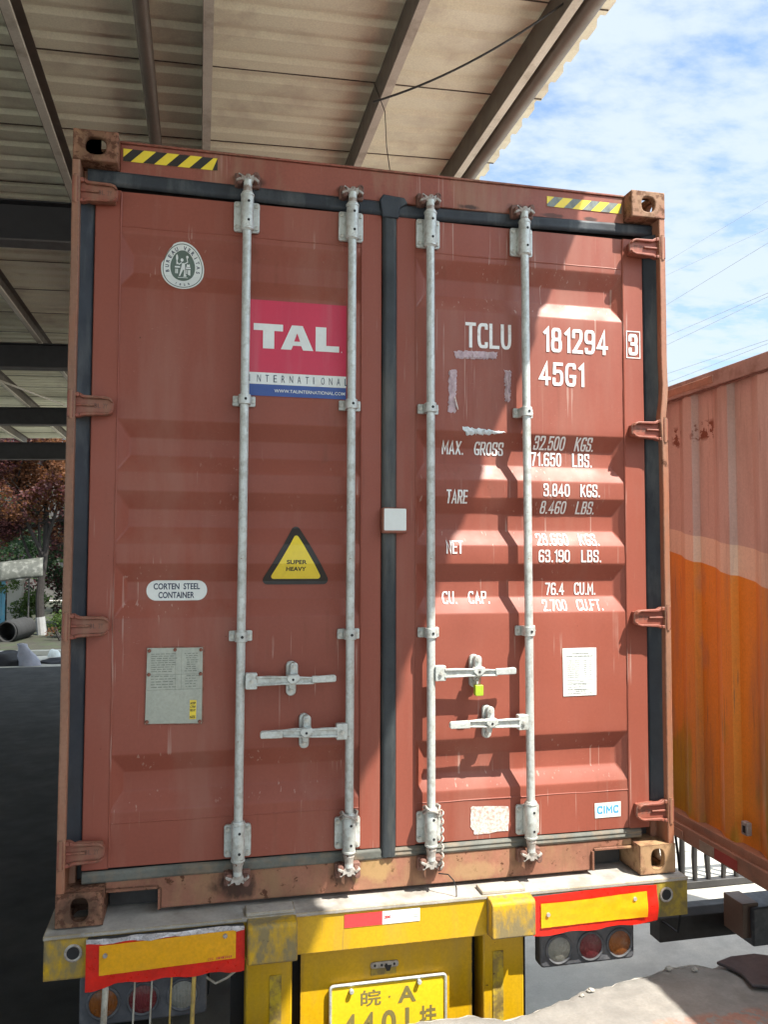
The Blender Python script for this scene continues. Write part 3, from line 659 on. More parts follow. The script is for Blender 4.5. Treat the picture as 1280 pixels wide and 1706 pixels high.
def gp(*p): poly(fg, [(cx_+a*.001, cz_+b*.001) for a, b in p])
gp((-14, -34), (-10, -34), (2, -8), (6, -8), (4, -30), (8, -36), (12, -32), (9, -2), (8, 18), (-2, 18), (-6, 0), (-8, -8))       # body and legs
poly(fg, [(cx_-.003+.0058*cos(k*pi/5), cz_+.030+.0070*sin(k*pi/5)) for k in range(10)])
gp((-4, 18), (-14, 10), (-24, 20), (-22, 23), (-14, 15), (-5, 22)); gp((7, 18), (17, 24), (14, 38), (17, 39), (20, 22), (8, 14))
poly(fg, [(cx_+.017+.0050*cos(k*pi/4), cz_+.042+.0050*sin(k*pi/4)) for k in range(8)])
poly(fg, [(cx_-.022+.0042*cos(k*pi/5), cz_+.038+.0110*sin(k*pi/5)) for k in range(10)]); gp((-24, 12), (-20, 12), (-20, 28), (-24, 28))
gp((-30, -1), (-10, -1), (-10, 5), (-30, 5)); gp((12, -4), (30, -4), (30, 2), (12, 2)); gp((14, 4), (28, 4), (26, 16), (21, 12), (17, 16))
gp((-28, -24), (-24, -24), (-24, -6), (-28, -6)); gp((-22, -24), (-18, -24), (-18, -6), (-22, -6)); gp((13, -24), (17, -24), (17, -7), (13, -7)); gp((20, -26), (29, -30), (29, -8), (20, -8))
gp((-18, -42), (20, -42), (20, -39), (-18, -39)); gp((2, -36), (14, -36), (14, -28), (6, -28))
tag(decal('oval_sticker', [l0, l1, l2, l3, many([lambda m: (m.v.extend(tx.v), m.f.extend(tx.f), m.mi.extend(tx.mi))]), fg], ['st_white', 'st_green', 'st_white', 'st_green', 'st_navy', 'st_white'], dl))

# company sign
x0, x1 = -.566, -.176
S_ = [mk(poly, [(x0, 1.938), (x1, 1.938), (x1, 2.318), (x0, 2.318)])]
S_.append(mk(poly, [(x0, 1.938), (x1, 1.938), (x1, 1.984), (x0, 1.984)]))
wh = mk(poly, [(x0, 1.984), (x1, 1.984), (x1, 2.030), (x0, 2.030)])
zb, zt = 2.126, 2.224; hT = zt-zb
poly(wh, [(-.545, zt), (-.545, zt-.027), (-.508, zt-.027), (-.508, zb), (-.464, zb), (-.464, zt-.027), (-.430, zt-.027), (-.430, zt)])
poly(wh, [(-.438, zb), (-.395, zt), (-.352, zt), (-.309, zb), (-.350, zb), (-.3575, zb+.017), (-.3895, zb+.017), (-.397, zb)])
poly(wh, [(-.300, zb), (-.300, zt), (-.257, zt), (-.257, zb+.024), (-.205, zb+.024), (-.205, zb)])
# triangle hole of the A as a red island on the next layer
isl = mk(poly, [(-.3855, zb+.034), (-.3615, zb+.034), (-.3735, zb+.067)])
ink = MB()
for i, ch in enumerate('INTERNATIONAL'):
    xx = -.560+i*.0315; put_text(ink, ch, xx, xx+(.003 if ch == 'I' else .0135), 1.993, 2.021, 0, -.005)
www = MB(); put_text(www, 'WWW.TALINTERNATIONAL.COM', -.462, -.181, 1.953, 1.966, 0, .01); put_text(www, 'R', -.197, -.192, 2.124, 2.130, 0, 0)
tag(decal('company_sign', S_+[wh, isl, ink, www], ['st_red', 'st_blue', 'st_white', 'st_red', 'st_navy', 'st_white'], dl), 'red, white and blue company sign between the bars')

# weight triangle
def tri(h, r, dz=0):
    cx, cz = -.368, 1.283+dz; P_ = []
    for k in range(3):
        a = pi/2+k*2*pi/3
        for j in range(-4, 5):
            b = a+j*pi/3/4; P_.append((cx+(h-r*1.0)*cos(a)*1.0+r*cos(b), cz+(h-r)*sin(a)*1.0+r*sin(b)))
    return P_
t3 = MB(); put_text(t3, 'SUPER', -.407, -.328, 1.281, 1.2975, 0, .03); put_text(t3, 'HEAVY', -.408, -.330, 1.254, 1.2705, 0, .03)
tag(decal('warning_sticker', [mk(poly, tri(.146, .018)), mk(poly, tri(.110, .010)), t3], ['st_black', 'st_yellow', 'st_black'], dl), 'black-edged yellow warning triangle')
t4 = MB(); put_text(t4, 'CORTEN  STEEL', -.908, -.736, 1.184, 1.208, 0, .025); put_text(t4, 'CONTAINER', -.890, -.757, 1.151, 1.175, 0, .025)
decal('steel_type_sticker', [mk(poly, rrect(-.934, -.709, 1.142, 1.219, .037, 8)), t4], ['st_white', 'st_navy'], dl)

# riveted data plate
pl = MB().prism([(-.929, .688), (-.722, .682), (-.722, .966), (-.925, .968)], .0645, .068).build('data_plate', MAT['plate_metal'], dl, bevel=.001)
pr_ = MB().prism([(-.932, .684), (-.717, .678), (-.715, .971), (-.929, .972)], .068, .0695).build('plate_backing', MAT['red_frame'], dl)
ti = MB()
random.seed(3)
for (za, zb_, nn) in ((.945, .880, 9), (.862, .822, 5)):
    for k in range(nn):
        z = za-(za-zb_)*k/(nn-1); x = -.910
        while x < -.83: w_ = random.uniform(.008, .022); ti.box(x, x+w_, 0, .0003, z-.0015, z+.0015); x += w_+.004
        x = -.790+random.uniform(0, .01)
        while x < -.745: w_ = random.uniform(.006, .016); ti.box(x, x+w_, 0, .0003, z-.0015, z+.0015); x += w_+.004
for z in (.868, .812): ti.box(-.924, -.727, 0, .0003, z-.0007, z+.0007)
for x in (-.822, -.800): ti.box(x, x+.0008, 0, .0003, .812, .955)
decal('plate_print', [ti], ['plate_ink'], pl, .0645, base=.0008)
yl = mk(poly, [(-.768, .700), (-.744, .699), (-.743, .770), (-.767, .771)]); yt = MB()
for s_, z in (('ACEP', .757), ('CTRF', .744), ('003 HT', .731), ('NZZ', .706)): put_text(yt, s_, -.766, -.746, z-.003, z+.006, 0, .03)
decal('plate_label', [yl, yt], ['st_yellow', 'st_black'], pl, .0645, base=.0012)
for x, z in ((-.917, .958), (-.824, .960), (-.729, .958), (-.918, .870), (-.729, .868), (-.922, .696), (-.730, .690)): MB().cyl((0, -.003, 0), 'y', .007, .010, 10).build('rivet', MAT['red_frame'], pl, (x, .064, z), bevel=.002)

# ---- condensed block lettering drawn with strokes
def fillet(P_, r_, closed=False, n=5):
    o = []; m_ = len(P_)
    for i in range(m_):
        if not closed and i in (0, m_-1): o.append(Vector(P_[i])); continue
        p, a, b = Vector(P_[i]), Vector(P_[i-1]), Vector(P_[(i+1) % m_]); da, db = (a-p), (b-p)
        k = min(r_, da.length*.48, db.length*.48); a1 = p+da.normalized()*k; b1 = p+db.normalized()*k
        for j in range(n+1):
            t = j/n; o.append(a1*(1-t)**2+p*2*t*(1-t)+b1*t*t)
    if closed: o.append(o[0].copy())
    return o
RD = 'r'
GL = {'I': (.1, [[(.05, 1), (.05, 0)]]), 'T': (1, [[(0, 1), (1, 1)], [(.5, .93), (.5, 0)]]), 'C': (1, [('r', [(1, .86), (1, 1), (0, 1), (0, 0), (1, 0), (1, .14)])]), 'L': (.95, [[(0, 1), (0, 0), (.95, 0)]]),
 'U': (1, [('r', [(0, 1), (0, 0), (1, 0), (1, 1)])]), '1': (.5, [[(.05, .80), (.5, 1), (.5, 0)]]), '8': (1, [('c', [(.06, .53), (.06, 1), (.94, 1), (.94, .53)]), ('c', [(0, 0), (0, .53), (1, .53), (1, 0)])]),
 '2': (1, [('r', [(0, .72), (0, 1), (1, 1), (1, .62), (.06, 0)]), [(0, 0), (1, 0)]]), '9': (1, [('c', [(0, .48), (0, 1), (1, 1), (1, .48)]), ('r', [(1, .75), (1, 0), (.05, 0), (.05, .14)])]),
 '4': (1.1, [[(.78, 0), (.78, 1), (0, .27), (1.1, .27)]]), '5': (1, [[(.95, 1), (.08, 1), (.05, .55)], ('r', [(.05, .57), (.30, .64), (1, .64), (1, 0), (0, 0), (0, .24)])]),
 'G': (1, [('r', [(1, .86), (1, 1), (0, 1), (0, 0), (1, 0), (1, .38)]), [(1.06, .42), (.58, .42)]]), 'M': (1.25, [[(0, 0), (0, 1), (.62, .30), (1.25, 1), (1.25, 0)]]), 'A': (1.1, [[(0, 0), (.55, 1), (1.1, 0)], [(.2, .28), (.9, .28)]]),
 'X': (1.05, [[(0, 0), (1.05, 1)], [(1.05, 0), (0, 1)]]), 'R': (1, [[(0, 0), (0, 1)], ('r', [(0, 1), (1, 1), (1, .48), (0, .48)]), [(.5, .48), (1.02, 0)]]), 'O': (1, [('c', [(0, 0), (0, 1), (1, 1), (1, 0)])]), '0': (1, [('c', [(0, 0), (0, 1), (1, 1), (1, 0)])]),
 'S': (1, [('r', [(1, .74), (1, 1), (0, 1), (0, .55), (1, .46), (1, 0), (0, 0), (0, .26)])]), 'K': (1.05, [[(0, 0), (0, 1)], [(1, 1), (.02, .36)], [(.32, .56), (1.05, 0)]]), 'N': (1.05, [[(0, 0), (0, 1), (1.05, 0), (1.05, 1)]]),
 'E': (.92, [[(.92, 1), (0, 1), (0, 0), (.92, 0)], [(0, .52), (.8, .52)]]), 'B': (1, [[(0, 0), (0, 1)], ('r', [(0, 1), (.93, 1), (.93, .54), (0, .54)]), ('r', [(0, .54), (1, .54), (1, 0), (0, 0)])]),
 '3': (1, [('r', [(0, .76), (0, 1), (.95, 1), (.95, .54), (.3, .54)]), ('r', [(.3, .54), (1, .54), (1, 0), (0, 0), (0, .24)])]), '7': (1, [[(0, 1), (1, 1), (.36, 0)]]), '6': (1, [('c', [(0, 0), (0, .52), (1, .52), (1, 0)]), ('r', [(0, .30), (0, 1), (.95, 1), (.95, .86)])]),
 'P': (1, [[(0, 0), (0, 1)], ('r', [(0, 1), (1, 1), (1, .46), (0, .46)])]), 'F': (.92, [[(0, 0), (0, 1), (.92, 1)], [(0, .52), (.8, .52)]]), '.': (.12, [[(.06, 0), (.06, .02)]])}
def stroke_text(mb, s_, x0, x1, z0, z1, t=.13, only=None):
    """letters of cap height z1-z0 spread over x0..x1; t = stroke width over height"""
    H = z1-z0; hw = t*H/2; zb_, hz = z0+hw, H-2*hw
    adv = [(GL[c][0] if c != ' ' else .75) for c in s_]; gap = .62 if ' ' not in s_ else .58
    tot = sum(adv)+gap*(len(s_)-1); k = (x1-x0-2*hw)/tot; x = x0+hw; q = 0
    for ci, (c, a) in enumerate(zip(s_, adv)):
        if c != ' ' and (only is None or len(s_[:ci].split()) - (0 if s_[:ci].endswith(' ') or not ci else 1) == only):
            for st in GL[c][1]:
                if isinstance(st, tuple): P_ = fillet(st[1], .40, st[0] == 'c')
                else: P_ = [Vector(p) for p in st]
                P_ = [Vector((x+p.x*k, zb_+p.y*hz)) for p in P_]; cl = (P_[0]-P_[-1]).length < 1e-6; vs = []; m_ = len(P_)
                for i in range(m_):
                    pa = P_[i-1] if i > 0 else (P_[-2] if cl else None); pb = P_[i+1] if i < m_-1 else (P_[1] if cl else None)
                    d1 = (P_[i]-pa).normalized() if pa is not None else None; d2 = (pb-P_[i]).normalized() if pb is not None else None
                    if d1 is None: d1 = d2; 
                    if d2 is None: d2 = d1
                    p = P_[i].copy()
                    if not cl and i == 0: p = p-d2*hw*(1 if abs(d2.x) > .9 or abs(d2.y) > .9 or c == '.' else .3)
                    if not cl and i == m_-1: p = p+d1*hw*(1 if abs(d1.x) > .9 or abs(d1.y) > .9 else .3)
                    n_ = Vector((-d1.y-d2.y, d1.x+d2.x)); n_.normalize(); cs = max(.45, n_.dot(Vector((-d1.y, d1.x))))
                    vs += [(p.x+n_.x*hw/cs, .00005*q, p.y+n_.y*hw/cs), (p.x-n_.x*hw/cs, .00005*q, p.y-n_.y*hw/cs)]
                mb.add(vs, [(2*i, 2*i+1, 2*i+3, 2*i+2) for i in range(m_-1)]); q += 1
        x += (a+gap)*k
# ---- lettering on the right door
def letters(s, x0, x1, z0, z1, bold=.022, name='lettering', flat=None):
    for k in range(len(s.split())):
        m = MB(); stroke_text(m, s, x0, x1, z0, z1, bold, k); decal(name, [m], ['ink_white'], dr, flat)
letters('TCLU', .327, .529, 2.180, 2.286, .13); letters('181294', .670, .974, 2.182, 2.287, .135); letters('45G1', .654, .862, 2.038, 2.138, .135)
for s_, a, b, c, d_ in (('MAX.  GROSS', .234, .503, 1.735, 1.790), ('32.500  KGS.', .637, .915, 1.765, 1.822), ('71.650  LBS.', .628, .912, 1.697, 1.755),
    ('TARE', .244, .336, 1.530, 1.586), ('3.840  KGS.', .670, .930, 1.566, 1.620), ('8.460  LBS.', .664, .915, 1.494, 1.547), ('NET', .243, .315, 1.324, 1.378),
    ('28.660  KGS.', .642, .927, 1.360, 1.410), ('63.190  LBS.', .647, .932, 1.289, 1.341), ('CU.  CAP.', .235, .439, 1.118, 1.169), ('76.4  CU.M.', .691, .922, 1.150, 1.202), ('2.700  CU.FT.', .669, .943, 1.085, 1.131)):
    letters(s_, a, b, c, d_, .125)
bx = MB()
for a, b, c, d_ in ((1.060, 1.127, 2.291, 2.295), (1.060, 1.127, 2.175, 2.179), (1.060, 1.064, 2.179, 2.291), (1.123, 1.127, 2.179, 2.291)): poly(bx, [(a, c), (b, c), (b, d_), (a, d_)])
stroke_text(bx, '3', 1.071, 1.116, 2.188, 2.282, .15)
decal('check_digit', [bx], ['ink_white'], dr, .0665)
# paper notice
pw = MB(); rows = [('COSCO INTERNATIONAL', .895, .011), ('MARINE CONTAINERS SERVICE LTD', .879, .009)]
put_text(pw, 'INTERNATIONAL', .795, .870, .903, .909, 0, .01); put_text(pw, 'MARINE CONTAINERS SERVICE LTD', .768, .888, .892, .898, 0, .01)
for k in range(9):
    z = .874-k*.0085; put_text(pw, random.choice(['EXTERNAL LENGTH', 'INTERNAL WIDTH', 'INTERNAL HEIGHT', 'DOOR OPENING WIDTH', 'MAX GROSS WEIGHT']), .772, .826, z, z+.0048, 0, .0)
    put_text(pw, str(random.randint(1000, 9999)), .845, .858, z, z+.0048, 0, 0); put_text(pw, random.choice(['MM', 'KG']), .872, .880, z, z+.0048, 0, 0)
for k, s_ in enumerate(('MODEL NO. CX-40HQ', 'I.C.C. NO.  CN-2006', 'CSC NO. 0712', 'T.I.R.  APPROVED')): put_text(pw, s_, .772, .772+.075+.01*(k % 2), .786-k*.0105, .791-k*.0105, 0, 0)
put_text(pw, 'EQUIPMENT CO., LTD', .775, .885, .737, .743, 0, .0); put_text(pw, 'SERVICE', .808, .850, .7465, .752, 0, .0)
for z in (.796, .782, .757): pw.box(.768, .890, 0, .0003, z-.0004, z+.0004)
decal('paper_notice', [mk(poly, [(.752, .730), (.903, .731), (.904, .929), (.875, .930), (.750, .929)]), pw], ['st_white', 'st_greyink'], dr)
cmk = MB(); stroke_text(cmk, 'CIMC', .900, .998, .238, .270, .20); put_text(cmk, 'INTERMODAL', .922, .974, .229, .232, 0, 0)
decal('maker_sticker', [mk(poly, [(.890, .221), (1.008, .222), (1.009, .284), (.889, .283)]), cmk], ['st_white', 'st_cyan'], dr)
random.seed(11)
def rag(pts, j=.003, n=5):
    o = []
    for i in range(len(pts)):
        a, b = pts[i], pts[(i+1) % len(pts)]
        for k in range(n): t = k/n; o.append((a[0]+(b[0]-a[0])*t+random.uniform(-j, j), a[1]+(b[1]-a[1])*t+random.uniform(-j, j)))
    return o
decal('torn_sticker', [mk(poly, rag([(.344, .300), (.345, .225), (.360, .196), (.372, .190), (.506, .198), (.508, .296), (.352, .305)], .0025))], ['st_torn'], dr)
def crumple(name, pts, m, amp, nx=14, nz=10):
    """torn scrap as a wrinkled relief inside the quad pts (bl, br, tr, tl)"""
    mb = MB(); v = []
    for j in range(nz+1):
        for i in range(nx+1):
            s_, t = i/nx, j/nz
            x = (pts[0][0]*(1-s_)+pts[1][0]*s_)*(1-t)+(pts[3][0]*(1-s_)+pts[2][0]*s_)*t; z = (pts[0][1]*(1-s_)+pts[1][1]*s_)*(1-t)+(pts[3][1]*(1-s_)+pts[2][1]*s_)*t
            edge = min(i, nx-i, j, nz-j) == 0
            if edge: x += random.uniform(-.004, .004); z += random.uniform(-.004, .004)
            v.append((x, DY+prof(z)+wav(x, z)-.002-(0 if edge else abs(noise.noise(Vector((x*60, z*25, 2))))*amp), z))
    mb.add(v, [(j*(nx+1)+i, j*(nx+1)+i+1, (j+1)*(nx+1)+i+1, (j+1)*(nx+1)+i) for j in range(nz) for i in range(nx)])
    return mb.build(name, MAT[m], dr, smooth=20)
crumple('label_remnant', [(.287, 2.130), (.462, 2.136), (.470, 2.166), (.275, 2.162)], 'st_paper', .012, 26, 5)
crumple('label_remnant', [(.252, 1.905), (.285, 1.904), (.288, 2.080), (.256, 2.082)], 'st_paper', .006, 6, 22)
crumple('label_remnant', [(.500, 1.960), (.522, 1.962), (.528, 2.090), (.498, 2.095)], 'st_paper', .022, 8, 24)
crumple('label_remnant', [(.330, 1.815), (.475, 1.822), (.505, 1.832), (.312, 1.848)], 'st_film', .012, 24, 6)
MB().prism([(.276, 1.965), (.290, 1.915), (.294, 1.917), (.280, 1.970)], .060, .064).build('label_remnant', MAT['st_torn'], dr)

# green seal, wires
sl_ = thing('security_seal', 'small yellow-green plastic seal hanging from the upper right door handle', 'seal', (.352, 0, .81))
MB().prism(rrect(.342, .376, .757, .800, .005), -.002, .022).build('seal_body', mat('seal_green', (.34, .46, .03), .4, bump=.05), sl_, (0, 0, 0), bevel=.002)
MB().tube([(.350, .012, .800), (.346, .004, .822), (.352, -.006, .850), (.360, -.004, .846), (.366, .006, .820), (.364, .012, .800)], .0022, 6).build('seal_wire', MAT['galv_worn'], sl_, (0, 0, 0))
def wire_loop(name, label, cx, cz, tail, grp='twisted wires round the lower bar brackets'):
    pts = []
    for k in range(46):
        a = 2*pi*k/15; pts.append((cx+.031*sin(a)+.004*sin(k*1.7), RY-.031*cos(a)*1.0+.0, cz+.018+.010*cos(k*.9)+.020*(k/45)))
    if tail:
        for k in range(34): pts.append((cx+.036+.005*sin(k*1.3), RY-.022+.005*cos(k*1.3), cz+.03-.0068*k))
    mb = MB().tube(pts, .0042, 6)
    o = mb.build(name, MAT['galv_worn'], None); tag(o, label, 'wire', grp); return o
wire_loop('wire_coil', 'grey wire coil wound once round the second bar bracket, left of the centre gasket', -.165, .290, False)
wire_loop('wire_coil', 'grey twisted wire hanging down the third bar bracket in full sun', .166, .290, True)
tag(MB().tube([(.195, .02, .07), (.225, -.01, .075), (.243, -.02, .055), (.252, -.028, .03), (.252, -.03, -.004)], .0024, 6).build('loose_wire', MAT['wire_black'], None), 'thin dark wire end drooping from the third bar cam to the trailer ledge', 'wire')

# ------------------------------------------------------------------ yellow trailer under the container
tr = thing('trailer', 'yellow trailer with reflective boards and number plate carrying the red container', 'trailer', (0, 0, G))
# rear cross beam: side end faces, centre face
MB().box(-1.245, 1.245, -.035, .02, -.160, -.020).build('rear_beam', [MAT['yellow_paint']], tr, bevel=.003)
MB().box(-1.25, 1.25, -.042, .42, -.020, -.006).build('deck_edge', MAT['ledge_grey'], tr, bevel=.002)
MB().box(-1.20, 1.20, .02, .42, -.16, -.02).build('cross_member', MAT['steel_dark'], tr)
for x0, x1 in ((-.555, -.375), (.355, .535)): MB().box(x0, x1, -.036, .04, -.006, .008).build('deck_pad', MAT['ledge_grey'], tr, bevel=.003)
for sx in (-1, 1):
    o = MB().box(min(sx*1.247, sx*1.085), max(sx*1.247, sx*1.085), -.0385, -.0355, -.158, -.018).build('beam_end', MAT['yellow_worn' if sx < 0 else 'yellow_dirty_shade'], tr)  # right end darker: shade from the neighbouring trailer is put into its colour
    rg_ = MB().tube([(sx*1.150+.026*cos(2*pi*k/20), -.0395, -.070+.026*sin(2*pi*k/20)) for k in range(21)], .005, 6, cap=False); rg_.build('hole_rim', MAT['galv_worn'], o)
    MB().cyl((sx*1.150, -.0397, -.070), 'y', .022, .003, 20).build('beam_hole', MAT['dark'], o)
    # buffer blocks with a sloping worn top
    MB().prism([(-.100, -.022), (-.100, -.150), (-.0355, -.155), (-.0355, -.008), (-.090, -.012)], min(sx*.372, sx*.552), max(sx*.372, sx*.552), 'x').build('buffer_block', MAT['yellow_worn'], tr, bevel=.006, seg=3)
    MB().box(min(sx*.378, sx*.550), max(sx*.378, sx*.550), .022, .13, -1.05, -.1605).build('rear_post', MAT['yellow_paint'], tr, bevel=.006)
    wp = MB().box(sx*.44-.022, sx*.44+.022, .0185, .0205, -.62, -.25).build('worn_patch', mat('post_wear%s' % ('' if sx < 0 else 's'), (.25, .18, .05), .8, var=.3, vscale=14, dirt=(.60, .43, .02), dirt_amt=.8, dirt_scale=24, rust=.5, bump=.3), tr)
MB().box(-.342, .342, .052, .060, -.9, -.1605).build('plate_panel', MAT['yellow_paint'], tr)
MB().box(-.60, .60, .13, .16, -1.1, -.161).build('back_plate', MAT['dark'], tr)
tp = MB().box(-.190, -.044, -.0372, -.0352, -.078, -.030); tpo = tp.build('reflective_strip', MAT['tape_red'], tr)
t2 = MB().box(-.044, .103, -.0372, -.0352, -.078, -.030).build('reflective_strip', MAT['st_white'], tr)
m3 = MB(); put_text(m3, '3M', -.036, -.014, -.058, -.046, 0, .05); tk = decal('strip_print', [m3], ['tape_red'], t2, -.0372, base=.0006)
m4 = MB(); put_text(m4, 'CCC', .078, .094, -.063, -.051, 0, .0); decal('strip_print', [m4], ['st_greyink'], t2, -.0372, base=.0006)
# reflective boards
def board(sx):
    random.seed(5+sx)
    x0, x1 = (-1.105, -.560) if sx < 0 else (.556, 1.092)
    def surf(xa, xb, z0f, z1f, y, m, name, par_, amp, nx=40, nz=8):
        mb = MB(); v = []
        for j in range(nz+1):
            for i in range(nx+1):
                x = xa+(xb-xa)*i/nx; t = j/nz; z = z0f(x)*(1-t)+z1f(x)*t
                c = noise.noise(Vector((x*14, z*26, sx*3)))*amp+noise.noise(Vector((x*50, z*60, 4)))*amp*.4
                if sx > 0: c += -.012*max(0, (x-.92)/.16)*math.exp(-((z+.10)/.05)**2)
                v.append((x, y-abs(c), z))
        mb.add(v, [(j*(nx+1)+i, j*(nx+1)+i+1, (j+1)*(nx+1)+i+1, (j+1)*(nx+1)+i) for j in range(nz) for i in range(nx)])
        return mb.build(name, m, par_, smooth=60)
    root = MB().box(x0+.004, x1-.004, -.062, -.0395, -.165, -.022).build('reflective_board', MAT['steel_dark'], tr)
    if sx < 0:
        lo = lambda x: -.178-.018*max(0, (-1.00-x)/.10)-.004*sin(x*40)-.003*noise.noise(Vector((x*30, 0, 0))); hi = lambda x: -.030+.002*sin(x*30)
        surf(x0, x1, lo, hi, -.064, MAT['reflect_red'], 'red_border', root, .004)
        surf(x0+.045, x1-.032, lambda x: -.143+.012*(x+1.06)/.46, lambda x: -.042+.010*(x+1.06)/.46, -.0685, MAT['reflect_yellow'], 'yellow_field', root, .002)
        surf(x0+.001, x1-.002, lambda x: -.036+.003*sin(x*44), lambda x: -.017+.003*sin(x*26), -.066, MAT['tape_silver'], 'foil_edge', root, .012, 60, 4)
        pm = MB()
        for k, ch in enumerate('CCC 019-2009'): 
            if ch != ' ': put_text(pm, ch, -.690+k*.0072, -.690+k*.0072+.005, -.128+k*.00022, -.120+k*.00022, 0, .02)
        decal('board_print', [pm], ['st_red'], root, -.0715, base=.0006)
        sc = ((-1.04, -.075), (-.630, -.048))
    else:
        lo = lambda x: -.170+.010*(x-.556)/.5-.004*sin(x*33); hi = lambda x: -.014+.004*sin(x*9)
        surf(x0, x1, lo, hi, -.064, MAT['reflect_red'], 'red_border', root, .004)
        surf(x0+.030, x1-.048, lambda x: -.138+.006*(x-.58), lambda x: -.040+.006*sin(x*7), -.0690, MAT['reflect_yellow'], 'yellow_field', root, .003)
        sc = ((.615, -.088), (.990, -.060))
    scm = MB()
    for a, b in sc: scm.cyl((a, -.073, b), 'y', .008, .006, 8)
    scm.build('board_screws', MAT['galv_worn'], root)
board(-1); board(1)
# tail light clusters
def lamp_cluster(sx, z0, z1, cols, xs):
    x0, x1 = (-1.132, -.690) if sx < 0 else (.612, 1.026)
    b = MB().prism(rrect(x0, x1, z0, z1, .018), .002, .06).build('tail_light', MAT['lamp_body'], tr, bevel=.008, seg=3)
    for x, c in zip(xs, cols):
        zc = (-.262 if sx > 0 else -.272)
        MB().tube([(x+.054*cos(2*pi*k/28), .000, zc+.054*sin(2*pi*k/28)) for k in range(29)], .006, 6, cap=False).build('lamp_rim', MAT['lamp_body'], b)
        l = MB(); rr = [0, .014, .03, .043, .050]; v = []; n = 24
        for i, q in enumerate(rr):
            for k in range(n): v.append((x+q*cos(2*pi*k/n), -.012+.012*(q/.05)**2, zc+q*sin(2*pi*k/n)))
        l.add(v, [(i*n+k, i*n+(k+1) % n, (i+1)*n+(k+1) % n, (i+1)*n+k) for i in range(len(rr)-1) for k in range(n)])
        l.build('lamp_lens', MAT[c], b, smooth=60)
lamp_cluster(-1, -.350, -.175, ('lens_orange', 'lens_red', 'lens_white'), (-1.050, -.915, -.775))
lamp_cluster(1, -.330, -.165, ('lens_white', 'lens_red', 'lens_orange'), (.692, .830, .958))
# lamp guard rods on the left
for x, w, m in ((-1.043, .011, 'rod_pale'), (-.945, .0035, 'rod_pale'), (-.887, .0035, 'rod_pale'), (-.820, .0035, 'rod_yellow'), (-.742, .008, 'rod_yellow')):
    MB().tube([(x+.006, -.050, -.16), (x+.003, -.055, -.24), (x, -.060, -.34), (x-.004, -.062, -.60)], w, 10).build('lamp_guard_rod', MAT[m], tr)
MB().tube([(-.70, .01, -.22), (-.66, .0, -.245), (-.62, .01, -.235), (-.56, .02, -.20)], .005, 8).build('lamp_cable', MAT['rod_pale'], tr)
# number plate
npz = -.545
npl = MB().prism(rrect(-.230, .227, npz, -.323, .010), .036, .048).build('number_plate', mat('plate_yellow', (.80, .56, .02), .4, var=.05, vscale=6, dirt=(.6, .4, .05), dirt_amt=.2, bump=.05), tr, bevel=.002)
fr = MB().tube([(p[0], .034, p[1]) for p in rrect(-.230, .227, npz, -.323, .012)]+[(.227-.0, .034, -.335)], .006, 8, cap=False).build('plate_frame', MAT['galv'], npl)
pt = MB(); put_text(pt, '皖', -.112, -.032, -.412, -.351, 0, .014); put_text(pt, 'A', .034, .108, -.414, -.352, 0, .03)
pt.prism(oval(.001, -.385, .008, .008, 10, 2), 0, .0004)
for s_, a, b in (('4', -.186, -.128), ('4', -.112, -.056), ('0', -.030, .028), ('1', .064, .080), ('挂', .122, .190)): put_text(pt, s_, a, b, -.530, -.434, 0, .025)
decal('plate_characters', [pt], ['plate_dark'] if 'plate_dark' in MAT else ['st_greyink'], npl, .036, base=.001)
for px_, pz_ in ((-.150, -.345), (.118, -.338)): MB().cyl((px_, .026, pz_), 'y', .009, .016, 12).build('plate_bolt', MAT['galv'], npl, bevel=.002)
lp = MB().prism(rrect(-.072, .040, -.280, -.256, .010), .044, .052).build('plate_clasp', MAT['galv_worn'], tr, bevel=.002)
lp2 = MB().box(-.070, .030, .046, .052, -.305, -.281); lp2.build('clasp_flap', MAT['yellow_dirty_shade'], lp)
ch_ = MB()
for a in (-.055, -.028, -.010, .022): ch_.cyl((a, .0435, -.268), 'y', .005, .002, 8)
ch_.prism([(-.018, -.270), (.012, -.270), (.004, -.292), (-.008, -.292)], .0425, .046); ch_.build('clasp_holes', MAT['dark'], lp)
# chassis and wheels
for sx in (-1, 1):
    MB().box(sx*.46-.07, sx*.46+.07, .42, 12, -.45, -.05).build('chassis_rail', MAT['yellow_dirty_shade'], tr)
wheel = None
def wheel_mesh(mb, R_=.5, w=.27):
    prof_ = [(-w/2, R_*.58), (-w/2, R_*.9), (-w/2+.03, R_*.98), (-w/2+.05, R_), (w/2-.05, R_), (w/2-.03, R_*.98), (w/2, R_*.9), (w/2, R_*.58)]
    n = 36; v = []
    for k in range(n):
        for x, rr in prof_: v.append((x, rr*cos(2*pi*k/n), rr*sin(2*pi*k/n)))
    m_ = len(prof_); mb.add(v, [(k*m_+i, k*m_+(i+1) % m_, ((k+1) % n)*m_+(i+1) % m_, ((k+1) % n)*m_+i) for k in range(n) for i in range(m_)])
wt = MB(); wheel_mesh(wt); wt_me = None
def add_wheels(root, xs, ys, z):
    global wheel
    for y in ys:
        for x in xs:
            if wheel is None:
                wheel = wt.build('wheel', MAT['tyre'], root, (x, y, z), smooth=40)
                rim = MB(); rim.tube([(-.08, 0, 0), (-.02, 0, 0), (.0, 0, 0), (.06, 0, 0)], [.29, .28, .12, .12], 24); rim.build('rim', MAT['steel_dark'], wheel, (x, y, z))
            else: copy_tree(wheel, (x, y, z), root)
        MB().tube([(min(xs), y, z), (max(xs), y, z)], .07, 12).build('axle', MAT['steel_dark'], root)
add_wheels(tr, (-1.08, -.78, .78, 1.08), (2.4, 3.7, 5.0), G+.5)

